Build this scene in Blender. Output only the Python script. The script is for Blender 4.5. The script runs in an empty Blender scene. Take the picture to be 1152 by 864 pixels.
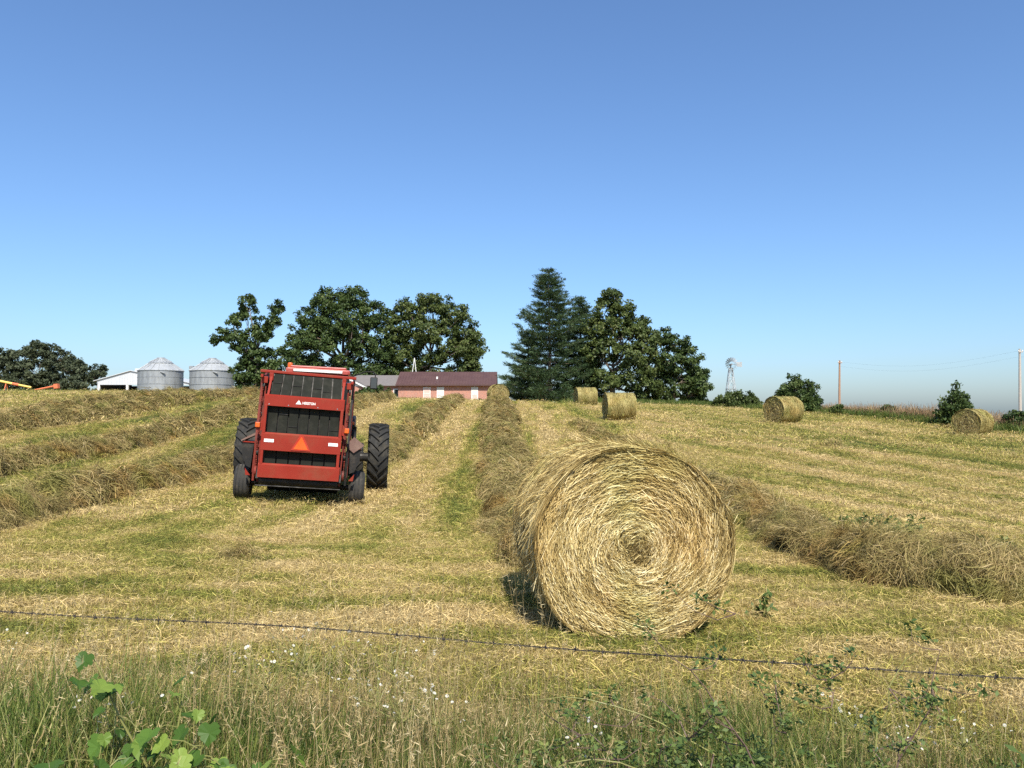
import bpy, bmesh, math, random
import numpy as np
from mathutils import Vector, Matrix, Euler, noise as mnoise

SC = bpy.context.scene
COL = SC.collection
R = math.radians
random.seed(7)
RNG = np.random.default_rng(11)

# ------------------------------------------------------------------ camera, sky, sun, exposure
EYE = 1.73
cam_d = bpy.data.cameras.new('camera'); cam = bpy.data.objects.new('camera', cam_d); COL.objects.link(cam)
cam_d.sensor_fit = 'HORIZONTAL'; cam_d.sensor_width = 36.0; cam_d.lens = 36.0 * 880 / 1152
cam_d.clip_start = 0.1; cam_d.clip_end = 6000
cam.location = (0, 0, EYE); cam.rotation_euler = (R(90 + 2.21), 0, 0)
SC.camera = cam

SUN_AZ, SUN_EL = R(11), R(48)            # behind the camera, a little to the right
sdir = Vector((math.sin(SUN_AZ) * math.cos(SUN_EL), -math.cos(SUN_AZ) * math.cos(SUN_EL), math.sin(SUN_EL)))
world = bpy.data.worlds.new('World'); SC.world = world; world.use_nodes = True
wn = world.node_tree; wn.nodes.clear()
wo = wn.nodes.new('ShaderNodeOutputWorld'); wb = wn.nodes.new('ShaderNodeBackground'); ws = wn.nodes.new('ShaderNodeTexSky')
ws.sky_type = 'NISHITA'; ws.sun_disc = False; ws.sun_elevation = SUN_EL
ws.sun_rotation = math.atan2(sdir.x, sdir.y); ws.altitude = 0; ws.air_density = 1.05; ws.dust_density = 1.2; ws.ozone_density = 9.0
wb.inputs[1].default_value = 0.124
wn.links.new(ws.outputs[0], wb.inputs[0]); wn.links.new(wb.outputs[0], wo.inputs[0])
sun_d = bpy.data.lights.new('sun', 'SUN'); sun = bpy.data.objects.new('sun', sun_d); COL.objects.link(sun)
sun_d.energy = 4.8; sun_d.angle = R(0.53); sun_d.color = (1.0, 0.93, 0.80)
sun.rotation_euler = (-sdir).to_track_quat('-Z', 'Y').to_euler()
SC.view_settings.view_transform = 'Standard'; SC.view_settings.look = 'None'
SC.view_settings.exposure = 0.58; SC.view_settings.gamma = 1.0; SC.view_settings.use_curve_mapping = False
SC.cycles.use_denoising = False
SC.cycles.max_bounces = 5; SC.cycles.adaptive_threshold = 0.02; SC.cycles.transparent_max_bounces = 6

# ------------------------------------------------------------------ materials
def mat_new(name):
    m = bpy.data.materials.new(name); m.use_nodes = True; nt = m.node_tree; nt.nodes.clear()
    out = nt.nodes.new('ShaderNodeOutputMaterial')
    return m, nt, out

def N(nt, kind, **kw):
    n = nt.nodes.new(kind)
    for k, v in kw.items():
        if k == 'inp':
            for kk, vv in v.items():
                if isinstance(vv, bpy.types.NodeSocket): nt.links.new(vv, n.inputs[kk])
                else: n.inputs[kk].default_value = vv
        else: setattr(n, k, v)
    return n

def ramp(nt, fac, stops, interp='LINEAR'):
    r = nt.nodes.new('ShaderNodeValToRGB'); r.color_ramp.interpolation = interp
    cr = r.color_ramp
    while len(cr.elements) < len(stops): cr.elements.new(0.5)
    for e, (p, c) in zip(cr.elements, stops): e.position = p; e.color = (*c, 1)
    nt.links.new(fac, r.inputs[0]); return r.outputs[0]

def mixc(nt, fac, a, b, mode='MIX'):
    n = nt.nodes.new('ShaderNodeMix'); n.data_type = 'RGBA'; n.blend_type = mode
    for s, v in ((n.inputs[0], fac), (n.inputs[6], a), (n.inputs[7], b)):
        if isinstance(v, bpy.types.NodeSocket): nt.links.new(v, s)
        elif isinstance(v, (int, float)): s.default_value = v
        else: s.default_value = (*v, 1)
    return n.outputs[2]

def math_n(nt, op, a, b=None, clamp=False):
    n = nt.nodes.new('ShaderNodeMath'); n.operation = op; n.use_clamp = clamp
    for i, v in enumerate((a, b)):
        if v is None: continue
        if isinstance(v, bpy.types.NodeSocket): nt.links.new(v, n.inputs[i])
        else: n.inputs[i].default_value = v
    return n.outputs[0]

def maprange(nt, v, a, b, c=0.0, d=1.0):
    n = nt.nodes.new('ShaderNodeMapRange'); n.interpolation_type = 'SMOOTHSTEP'
    nt.links.new(v, n.inputs[0])
    for i, x in enumerate((a, b, c, d)): n.inputs[i + 1].default_value = x
    return n.outputs[0]

def world_pos(nt):
    return nt.nodes.new('ShaderNodeNewGeometry').outputs['Position']

def scaled(nt, vec, s, rot=0.0):
    n = nt.nodes.new('ShaderNodeMapping'); nt.links.new(vec, n.inputs[0]); n.inputs[3].default_value = s; n.inputs[2].default_value = (0, 0, rot)
    return n.outputs[0]

def noise_n(nt, vec, scale, detail=3, rough=0.55):
    n = nt.nodes.new('ShaderNodeTexNoise'); n.inputs['Scale'].default_value = scale; n.inputs['Detail'].default_value = detail
    n.inputs['Roughness'].default_value = rough
    if vec is not None: nt.links.new(vec, n.inputs['Vector'])
    return n.outputs[0]

def plain(name, col, rough=0.6, metal=0.0, var=0.25, scale=6.0, bump=0.0, dirt=None, spec=0.4, coat=0.0):
    """painted / worn surface: base colour broken up by object-space noise, optional dirt of its own shape"""
    m, nt, out = mat_new(name)
    tc = nt.nodes.new('ShaderNodeTexCoord').outputs['Object']
    n1 = noise_n(nt, tc, scale, 5, 0.6)
    c = mixc(nt, n1, tuple(x * (1 - var) for x in col), tuple(min(1, x * (1 + var)) for x in col))
    if dirt is not None:
        d = maprange(nt, noise_n(nt, tc, scale * 0.45, 6, 0.7), 0.48, 0.68, 0, 0.75)
        c = mixc(nt, d, c, dirt)
    b = N(nt, 'ShaderNodeBsdfPrincipled', inp={'Base Color': c, 'Roughness': rough, 'Metallic': metal})
    b.inputs['Specular IOR Level'].default_value = spec
    b.inputs['Coat Weight'].default_value = coat
    r = maprange(nt, n1, 0.3, 0.7, max(0.05, rough - 0.12), min(1, rough + 0.12)); nt.links.new(r, b.inputs['Roughness'])
    if bump:
        bp = N(nt, 'ShaderNodeBump', inp={'Height': noise_n(nt, tc, scale * 4, 4), 'Strength': bump, 'Distance': 0.02}); nt.links.new(bp.outputs[0], b.inputs['Normal'])
    nt.links.new(b.outputs[0], out.inputs[0])
    return m

def leafy(name, stops, transl=0.3, rough=0.6, nscale=0.6, namt=0.35, spec=0.25, inst=0.0, tint=0.0):
    """thin plant matter: colour from each piece's own random value plus soft patches in space"""
    m, nt, out = mat_new(name)
    a = nt.nodes.new('ShaderNodeAttribute'); a.attribute_name = 'rnd'
    f = math_n(nt, 'ADD', a.outputs['Fac'], math_n(nt, 'MULTIPLY', math_n(nt, 'SUBTRACT', noise_n(nt, world_pos(nt), nscale, 3), 0.5), namt * 2), True)
    if inst: f = math_n(nt, 'ADD', f, math_n(nt, 'MULTIPLY', math_n(nt, 'SUBTRACT', nt.nodes.new('ShaderNodeObjectInfo').outputs['Random'], 0.5), inst), True)
    c = ramp(nt, f, stops)
    if tint:
        p = world_pos(nt)
        c = mixc(nt, maprange(nt, noise_n(nt, p, 1.15, 2), 0.52, 0.68, 0, tint), c, mixc(nt, 1.0, c, (1.10, 0.90, 0.72), 'MULTIPLY'))
        q = nt.nodes.new('ShaderNodeVectorMath'); q.operation = 'ADD'; nt.links.new(p, q.inputs[0]); q.inputs[1].default_value = (31, 17, 5)
        c = mixc(nt, maprange(nt, noise_n(nt, q.outputs[0], 1.3, 2), 0.52, 0.68, 0, tint), c, mixc(nt, 1.0, c, (0.74, 0.90, 0.62), 'MULTIPLY'))
    b = N(nt, 'ShaderNodeBsdfPrincipled', inp={'Base Color': c, 'Roughness': rough}); b.inputs['Specular IOR Level'].default_value = spec
    t = N(nt, 'ShaderNodeBsdfTranslucent', inp={'Color': c})
    mx = N(nt, 'ShaderNodeMixShader', inp={0: transl, 1: b.outputs[0], 2: t.outputs[0]})
    nt.links.new(mx.outputs[0], out.inputs[0])
    return m

def field_colour(nt):
    """greenness of the mown field: lanes between the windrows, slanting lanes on the baled right side, patches"""
    p = world_pos(nt)
    sp = nt.nodes.new('ShaderNodeSeparateXYZ'); nt.links.new(p, sp.inputs[0])
    wob = math_n(nt, 'MULTIPLY', math_n(nt, 'SUBTRACT', noise_n(nt, p, 0.12, 2), 0.5), 3.0)
    x = math_n(nt, 'ADD', sp.outputs[0], wob)
    lane = math_n(nt, 'COSINE', math_n(nt, 'MULTIPLY', math_n(nt, 'ADD', x, 0.6), 2 * math.pi / 4.8))
    lane = math_n(nt, 'MULTIPLY', lane, 0.09)
    s1 = noise_n(nt, scaled(nt, p, (1.1, 0.16, 1.0)), 1.0, 4, 0.6)
    left = math_n(nt, 'ADD', math_n(nt, 'ADD', s1, lane), 0.0)
    s2 = noise_n(nt, scaled(nt, scaled(nt, p, (1, 1, 1), R(-17)), (1.0, 0.07, 1.0)), 1.0, 5, 0.62)
    right = math_n(nt, 'ADD', math_n(nt, 'MULTIPLY', math_n(nt, 'SUBTRACT', s2, 0.5), 1.5), 0.515)
    side = maprange(nt, sp.outputs[0], 4.5, 8.0)
    g = N(nt, 'ShaderNodeMix', inp={0: side, 2: left, 3: right}).outputs[0]
    band = noise_n(nt, scaled(nt, p, (0.35, 1.3, 1.0)), 1.0, 3)         # cross bands of the headland close to the fence
    head = maprange(nt, sp.outputs[1], 13.0, 8.5)
    g = N(nt, 'ShaderNodeMix', inp={0: head, 2: g, 3: band}).outputs[0]
    g = math_n(nt, 'ADD', math_n(nt, 'MULTIPLY', math_n(nt, 'SUBTRACT', g, 0.5), 1.6), 0.435)
    g = math_n(nt, 'ADD', g, math_n(nt, 'MULTIPLY', math_n(nt, 'SUBTRACT', noise_n(nt, scaled(nt, p, (0.6, 1.0, 1.0)), 2.0, 4, 0.7), 0.5), 0.6))
    return g, p, sp

def mat_ground():
    m, nt, out = mat_new('mown_field')
    g, p, sp = field_colour(nt)
    c = ramp(nt, g, [(0.28, (0.33, 0.245, 0.10)), (0.43, (0.29, 0.225, 0.08)), (0.53, (0.24, 0.21, 0.058)), (0.63, (0.16, 0.155, 0.037)), (0.78, (0.08, 0.092, 0.024))])
    fine = noise_n(nt, p, 26, 5, 0.75)
    c = mixc(nt, 1.0, c, ramp(nt, fine, [(0.25, (0.42, 0.42, 0.40)), (0.5, (0.9, 0.9, 0.9)), (0.72, (1.25, 1.22, 1.15))]), 'MULTIPLY')
    thatch = noise_n(nt, scaled(nt, p, (1.6, 0.9, 1)), 2.6, 6, 0.75)
    c = mixc(nt, maprange(nt, thatch, 0.56, 0.7, 0, 0.6), c, (0.24, 0.16, 0.075))
    b = N(nt, 'ShaderNodeBsdfPrincipled', inp={'Base Color': c, 'Roughness': 0.95}); b.inputs['Specular IOR Level'].default_value = 0.1
    bp = N(nt, 'ShaderNodeBump', inp={'Height': fine, 'Strength': 0.8, 'Distance': 0.05}); nt.links.new(bp.outputs[0], b.inputs['Normal'])
    nt.links.new(b.outputs[0], out.inputs[0]); return m

def mat_stubble():
    m, nt, out = mat_new('stubble_blade')
    g, p, sp = field_colour(nt)
    a = nt.nodes.new('ShaderNodeAttribute'); a.attribute_name = 'rnd'
    f = math_n(nt, 'ADD', g, math_n(nt, 'MULTIPLY', math_n(nt, 'SUBTRACT', a.outputs['Fac'], 0.5), 0.46))
    f = math_n(nt, 'ADD', f, math_n(nt, 'MULTIPLY', math_n(nt, 'SUBTRACT', nt.nodes.new('ShaderNodeObjectInfo').outputs['Random'], 0.5), 0.16))
    c = ramp(nt, f, [(0.20, (0.74, 0.575, 0.28)), (0.36, (0.62, 0.475, 0.18)), (0.50, (0.47, 0.42, 0.105)), (0.62, (0.30, 0.31, 0.062)), (0.80, (0.11, 0.145, 0.034))])
    vv = maprange(nt, math_n(nt, 'FRACT', math_n(nt, 'MULTIPLY', a.outputs['Fac'], 13.7)), 0.0, 1.0, 0.38, 1.22)
    cv = nt.nodes.new('ShaderNodeVectorMath'); cv.operation = 'SCALE'; nt.links.new(c, cv.inputs[0]); nt.links.new(vv, cv.inputs['Scale']); c = cv.outputs[0]
    b = N(nt, 'ShaderNodeBsdfPrincipled', inp={'Base Color': c, 'Roughness': 0.7}); b.inputs['Specular IOR Level'].default_value = 0.2
    t = N(nt, 'ShaderNodeBsdfTranslucent', inp={'Color': c})
    mx = N(nt, 'ShaderNodeMixShader', inp={0: 0.25, 1: b.outputs[0], 2: t.outputs[0]}); nt.links.new(mx.outputs[0], out.inputs[0])
    return m

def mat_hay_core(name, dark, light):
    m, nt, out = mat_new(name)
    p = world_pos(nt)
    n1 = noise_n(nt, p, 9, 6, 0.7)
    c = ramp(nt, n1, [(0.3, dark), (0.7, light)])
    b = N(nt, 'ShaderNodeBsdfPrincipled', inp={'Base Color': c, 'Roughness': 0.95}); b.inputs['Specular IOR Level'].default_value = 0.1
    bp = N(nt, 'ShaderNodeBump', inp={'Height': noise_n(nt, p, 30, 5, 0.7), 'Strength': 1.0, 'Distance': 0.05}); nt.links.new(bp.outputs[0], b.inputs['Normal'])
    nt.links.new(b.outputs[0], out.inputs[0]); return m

def mat_brick():
    m, nt, out = mat_new('brick_wall')
    tc = nt.nodes.new('ShaderNodeTexCoord').outputs['Object']
    sp = nt.nodes.new('ShaderNodeSeparateXYZ'); nt.links.new(tc, sp.inputs[0])
    cb = nt.nodes.new('ShaderNodeCombineXYZ'); nt.links.new(math_n(nt, 'ADD', sp.outputs[0], sp.outputs[1]), cb.inputs[0]); nt.links.new(sp.outputs[2], cb.inputs[1])
    br = N(nt, 'ShaderNodeTexBrick', inp={'Vector': cb.outputs[0], 'Color1': (0.30, 0.085, 0.055, 1), 'Color2': (0.44, 0.17, 0.12, 1), 'Mortar': (0.42, 0.34, 0.28, 1), 'Scale': 1.0,
          'Mortar Size': 0.012, 'Brick Width': 0.22, 'Row Height': 0.075})
    c = mixc(nt, maprange(nt, noise_n(nt, tc, 2.2, 6, 0.8), 0.45, 0.62), br.outputs[0], (0.46, 0.22, 0.16))
    b = N(nt, 'ShaderNodeBsdfPrincipled', inp={'Base Color': c, 'Roughness': 0.9}); nt.links.new(b.outputs[0], out.inputs[0]); return m

def mat_glass():
    m, nt, out = mat_new('window_glass')
    b = N(nt, 'ShaderNodeBsdfPrincipled', inp={'Base Color': (0.03, 0.035, 0.04, 1), 'Roughness': 0.06}); b.inputs['Specular IOR Level'].default_value = 0.7
    nt.links.new(b.outputs[0], out.inputs[0]); return m

def mat_galv():
    m, nt, out = mat_new('galvanised_steel')
    tc = nt.nodes.new('ShaderNodeTexCoord').outputs['Object']
    c = ramp(nt, noise_n(nt, scaled(nt, tc, (1, 1, 0.25)), 2.2, 6, 0.7), [(0.3, (0.22, 0.235, 0.25)), (0.7, (0.36, 0.385, 0.40))])
    b = N(nt, 'ShaderNodeBsdfPrincipled', inp={'Base Color': c, 'Roughness': 0.55, 'Metallic': 0.35})
    nt.links.new(b.outputs[0], out.inputs[0]); return m

M = {}
M['ground'] = mat_ground()
M['stubble'] = mat_stubble()
M['hay'] = leafy('windrow_hay', [(0.0, (0.11, 0.085, 0.03)), (0.3, (0.24, 0.185, 0.075)), (0.5, (0.30, 0.26, 0.095)), (0.68, (0.40, 0.30, 0.13)), (0.85, (0.50, 0.385, 0.19)), (1.0, (0.62, 0.51, 0.29))], 0.22, 0.8, 1.3, 0.22, 0.1, 0.30, 0.8)
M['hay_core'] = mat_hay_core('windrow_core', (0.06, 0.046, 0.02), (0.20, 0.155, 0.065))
M['bale'] = leafy('bale_straw', [(0.0, (0.075, 0.048, 0.014)), (0.25, (0.27, 0.19, 0.065)), (0.5, (0.49, 0.37, 0.145)), (0.75, (0.69, 0.55, 0.25)), (1.0, (0.87, 0.76, 0.46))], 0.15, 0.7, 4.0, 0.22, 0.2, 0.0, 0.35)
M['bale_far'] = leafy('far_bale_straw', [(0.0, (0.10, 0.08, 0.026)), (0.3, (0.24, 0.20, 0.07)), (0.6, (0.38, 0.32, 0.12)), (1.0, (0.56, 0.47, 0.22))], 0.15, 0.7, 2.2, 0.2, 0.2, 0.0, 0.5)
M['bale_core'] = mat_hay_core('bale_core', (0.09, 0.065, 0.026), (0.32, 0.24, 0.11))
M['grass'] = leafy('verge_grass', [(0.0, (0.035, 0.062, 0.012)), (0.4, (0.085, 0.135, 0.026)), (0.7, (0.19, 0.22, 0.05)), (1.0, (0.42, 0.37, 0.15))], 0.3, 0.5, 1.2, 0.25, 0.25, 0.35)
M['dry'] = leafy('dry_stalks', [(0.0, (0.14, 0.10, 0.04)), (0.4, (0.32, 0.24, 0.105)), (0.75, (0.50, 0.39, 0.19)), (1.0, (0.68, 0.57, 0.34))], 0.25, 0.6, 1.5, 0.2, 0.25, 0.3)
M['leaf_a'] = leafy('broadleaf', [(0.0, (0.022, 0.042, 0.012)), (0.5, (0.055, 0.088, 0.024)), (0.85, (0.095, 0.135, 0.038)), (1.0, (0.15, 0.18, 0.06))], 0.22, 0.5, 0.35, 0.22)
M['leaf_b'] = leafy('broadleaf_olive', [(0.0, (0.03, 0.05, 0.013)), (0.5, (0.075, 0.105, 0.028)), (0.85, (0.125, 0.155, 0.045)), (1.0, (0.18, 0.20, 0.07))], 0.25, 0.5, 0.35, 0.22)
M['leaf_far'] = leafy('broadleaf_far', [(0.0, (0.035, 0.048, 0.026)), (0.5, (0.062, 0.078, 0.04)), (1.0, (0.10, 0.115, 0.06))], 0.2, 0.6, 0.35, 0.2)
M['needle'] = leafy('pine_needles', [(0.0, (0.016, 0.034, 0.014)), (0.5, (0.045, 0.078, 0.03)), (0.85, (0.075, 0.115, 0.045)), (1.0, (0.12, 0.15, 0.06))], 0.12, 0.55, 0.5, 0.2)
M['grape'] = leafy('grape_leaf', [(0.0, (0.05, 0.105, 0.02)), (0.5, (0.10, 0.19, 0.032)), (1.0, (0.27, 0.36, 0.07))], 0.4, 0.45, 2.0, 0.3)
M['weedleaf'] = leafy('weed_leaf', [(0.0, (0.04, 0.075, 0.02)), (0.5, (0.09, 0.14, 0.035)), (1.0, (0.22, 0.26, 0.07))], 0.3, 0.5, 1.5, 0.2)
M['petal'] = leafy('petal', [(0.0, (0.8, 0.8, 0.76)), (1.0, (0.85, 0.84, 0.82))], 0.3, 0.6, 1, 0.05)
M['pollen'] = plain('flower_eye', (0.6, 0.42, 0.05), 0.8)
M['bark'] = plain('bark', (0.16, 0.125, 0.095), 0.95, 0, 0.35, 5, 0.6)
M['cane'] = plain('briar_cane', (0.20, 0.20, 0.06), 0.6, 0, 0.3, 12)
M['cane_dark'] = plain('old_cane', (0.12, 0.075, 0.06), 0.7, 0, 0.3, 12)
M['red'] = plain('red_paint', (0.235, 0.021, 0.010), 0.55, 0, 0.12, 3, 0.0, (0.20, 0.045, 0.022), 0.25, 0.0)
M['red_t'] = plain('tractor_red', (0.33, 0.045, 0.03), 0.4, 0, 0.10, 3, 0.0, (0.4, 0.15, 0.10), 0.5, 0.2)
M['red_dark'] = plain('worn_red', (0.17, 0.022, 0.012), 0.7, 0, 0.5, 9, 0.1, (0.04, 0.025, 0.02))
M['belt'] = plain('rubber_belt', (0.016, 0.017, 0.013), 0.85, 0, 0.2, 10, 0.15, (0.028, 0.028, 0.021), 0.15)
M['black'] = plain('black_steel', (0.010, 0.009, 0.008), 0.6, 0, 0.35, 8, 0.0, (0.05, 0.04, 0.03))
M['brown_steel'] = plain('dusty_plate', (0.15, 0.085, 0.07), 0.6, 0, 0.2, 7, 0.0, (0.2, 0.13, 0.1))
M['tyre'] = plain('tyre_rubber', (0.018, 0.018, 0.017), 0.8, 0, 0.3, 9, 0.15, (0.05, 0.043, 0.03))
M['tyre_dusty'] = plain('dusty_tyre', (0.035, 0.033, 0.030), 0.9, 0, 0.25, 7, 0.15, (0.13, 0.11, 0.08))
M['steel'] = plain('bare_steel', (0.35, 0.34, 0.33), 0.45, 0.8, 0.25, 9)
M['rim'] = plain('rim_paint', (0.55, 0.55, 0.53), 0.5, 0.1, 0.2, 6, 0.0, (0.3, 0.24, 0.17))
M['orange'] = plain('fluorescent_orange', (0.72, 0.09, 0.008), 0.5, 0, 0.06, 5)
M['sign_red'] = plain('reflective_red', (0.36, 0.03, 0.012), 0.4, 0, 0.1, 5)
M['amber'] = plain('amber_lens', (0.6, 0.10, 0.008), 0.25, 0, 0.1, 5, 0, None, 0.6)
M['white'] = plain('white_paint', (0.74, 0.74, 0.72), 0.5, 0, 0.08, 4, 0, (0.6, 0.58, 0.54))
M['sticker'] = plain('white_sticker', (0.8, 0.78, 0.74), 0.4, 0, 0.05, 8)
M['brick'] = mat_brick()
M['glass'] = mat_glass()
M['curtain'] = plain('curtain', (0.62, 0.60, 0.56), 0.9, 0, 0.15, 5)
M['curtain_pink'] = plain('pink_curtain', (0.60, 0.45, 0.40), 0.9, 0, 0.2, 5)
M['roof_brown'] = plain('brown_metal_roof', (0.085, 0.045, 0.042), 0.6, 0, 0.15, 0.8)
M['roof_grey'] = plain('grey_shingles', (0.16, 0.145, 0.14), 0.9, 0, 0.25, 2.5, 0.3)
M['galv'] = mat_galv()
M['galv_roof'] = plain('galvanised_roof', (0.40, 0.42, 0.43), 0.5, 0.3, 0.18, 1.2)
M['tin'] = plain('white_tin', (0.52, 0.54, 0.57), 0.5, 0.1, 0.12, 1.5)
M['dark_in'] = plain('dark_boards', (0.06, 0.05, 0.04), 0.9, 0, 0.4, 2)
M['pole_wood'] = plain('pole_wood', (0.33, 0.20, 0.13), 0.9, 0, 0.25, 3, 0.3)
M['pole_grey'] = plain('weathered_pole', (0.42, 0.38, 0.34), 0.9, 0, 0.2, 3, 0.3)
M['wire'] = plain('rusty_wire', (0.035, 0.03, 0.028), 0.8, 0.0, 0.3, 40)
M['cable'] = plain('power_line', (0.10, 0.10, 0.11), 0.6, 0.2)
M['yellow'] = plain('yellow_paint', (0.75, 0.52, 0.14), 0.5, 0, 0.12, 3)
M['orange_paint'] = plain('faded_orange_paint', (0.62, 0.16, 0.07), 0.55, 0, 0.15, 3)
M['seedhead'] = leafy('reddish_seed_grass', [(0.0, (0.22, 0.13, 0.07)), (0.5, (0.36, 0.24, 0.13)), (1.0, (0.50, 0.40, 0.22))], 0.3, 0.7, 0.3, 0.2)

# ------------------------------------------------------------------ mesh helpers
def tag(o, label=None, cat=None, group=None, kind=None):
    if label: o['label'] = label
    if cat: o['category'] = cat
    if group: o['group'] = group
    if kind: o['kind'] = kind
    return o

def link(name, me, mat=None, parent=None):
    o = bpy.data.objects.new(name, me); COL.objects.link(o)
    if parent is not None: o.parent = parent
    if mat is not None and not me.materials: me.materials.append(M[mat])
    return o

def empty(name, loc=(0, 0, 0), rot=(0, 0, 0)):
    o = bpy.data.objects.new(name, None); COL.objects.link(o); o.location = loc; o.rotation_euler = rot; o.empty_display_size = 0.2
    return o

def mesh_np(name, V, F, mat=None, rnd=None, smooth=False):
    """V (n,3), F (m,k) with k = 3 or 4"""
    V = np.asarray(V, np.float32); F = np.asarray(F, np.int32); k = F.shape[1]
    me = bpy.data.meshes.new(name)
    me.vertices.add(len(V)); me.vertices.foreach_set('co', V.ravel())
    me.loops.add(F.size); me.loops.foreach_set('vertex_index', F.ravel())
    me.polygons.add(len(F)); me.polygons.foreach_set('loop_start', np.arange(0, F.size, k, dtype=np.int32)); me.polygons.foreach_set('loop_total', np.full(len(F), k, np.int32))
    if smooth: me.polygons.foreach_set('use_smooth', np.ones(len(F), bool))
    if rnd is not None:
        a = me.attributes.new('rnd', 'FLOAT', 'POINT'); a.data.foreach_set('value', np.asarray(rnd, np.float32))
    me.update(calc_edges=True)
    if mat: me.materials.append(M[mat])
    return me

def strips(P, W, side, rnd, taper=True):
    """P (n,k,3) centre lines, W (n,) widths, side (n,3) width directions -> V, F, rnd"""
    n, k, _ = P.shape
    t = np.linspace(0, 1, k)
    prof = (1 - 0.75 * t ** 1.5) if taper else np.ones(k)
    off = side[:, None, :] * (W[:, None] * prof[None, :] * 0.5)[..., None]
    V = np.stack([P - off, P + off], 2).reshape(-1, 3)
    base = (np.arange(n) * k * 2)[:, None]; j = np.arange(k - 1)[None, :] * 2
    a = base + j
    F = np.stack([a, a + 1, a + 3, a + 2], -1).reshape(-1, 4)
    return V, F, np.repeat(rnd, k * 2)

def unit(v):
    return v / np.maximum(np.linalg.norm(v, axis=-1, keepdims=True), 1e-9)

def cat_vf(parts):
    Vs, Fs, Rs, o = [], [], [], 0
    for V, F, r in parts:
        Vs.append(V); Fs.append(F + o); Rs.append(r); o += len(V)
    return np.concatenate(Vs), np.concatenate(Fs), np.concatenate(Rs)

class MB:
    """collects plain shapes for one mesh object"""
    def __init__(s): s.bm = bmesh.new()
    def box(s, c, d, rot=None, bevel=0.0):
        r = bmesh.ops.create_cube(s.bm, size=1.0); vs = r['verts']
        m = Matrix.Translation(c) @ (Euler(rot).to_matrix().to_4x4() if rot else Matrix()) @ Matrix.Diagonal((*d, 1))
        bmesh.ops.transform(s.bm, matrix=m, verts=vs)
        if bevel:
            es = list({e for v in vs for e in v.link_edges})
            bmesh.ops.bevel(s.bm, geom=es, offset=bevel, segments=2, affect='EDGES', profile=0.6)
        return s
    def tube(s, pts, rad, seg=8, cap=True):
        pts = [Vector(p) for p in pts]; rads = rad if isinstance(rad, (list, tuple)) else [rad] * len(pts)
        rings = []; up = None
        for i, p in enumerate(pts):
            d = (pts[min(i + 1, len(pts) - 1)] - pts[max(i - 1, 0)])
            if d.length < 1e-9: d = Vector((0, 0, 1))
            d.normalize()
            if up is None: up = d.orthogonal().normalized()
            else:
                up = up - d * up.dot(d)
                up = up.normalized() if up.length > 1e-6 else d.orthogonal().normalized()
            b = d.cross(up)
            rings.append([s.bm.verts.new(p + (up * math.cos(2 * math.pi * j / seg) + b * math.sin(2 * math.pi * j / seg)) * rads[i]) for j in range(seg)])
        for a, b in zip(rings, rings[1:]):
            for j in range(seg): s.bm.faces.new((a[j], a[(j + 1) % seg], b[(j + 1) % seg], b[j]))
        if cap:
            s.bm.faces.new(list(reversed(rings[0]))); s.bm.faces.new(rings[-1])
        return s
    def lathe(s, prof, seg=32, axis='z', c=(0, 0, 0), closed=False):
        c = Vector(c); rings = []
        for r, h in prof:
            ring = []
            for j in range(seg):
                a = 2 * math.pi * j / seg; u, w = r * math.cos(a), r * math.sin(a)
                p = Vector((u, w, h)) if axis == 'z' else (Vector((h, u, w)) if axis == 'x' else Vector((u, h, w)))
                ring.append(s.bm.verts.new(c + p))
            rings.append(ring)
        pairs = list(zip(rings, rings[1:])) + ([(rings[-1], rings[0])] if closed else [])
        for a, b in pairs:
            for j in range(seg): s.bm.faces.new((a[j], a[(j + 1) % seg], b[(j + 1) % seg], b[j]))
        return s
    def prism(s, poly, y0, y1, plane='xz'):
        """poly of (a, b) extruded along the third axis"""
        def pt(a, b, t): return (a, t, b) if plane == 'xz' else ((t, a, b) if plane == 'yz' else (a, b, t))
        A = [s.bm.verts.new(pt(a, b, y0)) for a, b in poly]; B = [s.bm.verts.new(pt(a, b, y1)) for a, b in poly]
        n = len(poly)
        for i in range(n): s.bm.faces.new((A[i], A[(i + 1) % n], B[(i + 1) % n], B[i]))
        s.bm.faces.new(list(reversed(A))); s.bm.faces.new(B)
        return s
    def poly(s, pts): s.bm.faces.new([s.bm.verts.new(p) for p in pts]); return s
    def mesh(s, name, mat=None, smooth=False):
        bmesh.ops.recalc_face_normals(s.bm, faces=s.bm.faces)
        me = bpy.data.meshes.new(name); s.bm.to_mesh(me); s.bm.free()
        if smooth:
            me.polygons.foreach_set('use_smooth', np.ones(len(me.polygons), bool))
        if mat: me.materials.append(M[mat])
        return me
    def build(s, name, mat, parent=None, smooth=False): return link(name, s.mesh(name, mat, smooth), None, parent)

def autosmooth(o, ang=35):
    me = o.data
    me.polygons.foreach_set('use_smooth', np.ones(len(me.polygons), bool))
    bm = bmesh.new(); bm.from_mesh(me)
    for e in bm.edges:
        if len(e.link_faces) == 2 and e.calc_face_angle(0) > R(ang): e.smooth = False
    bm.to_mesh(me); bm.free(); return o

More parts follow.
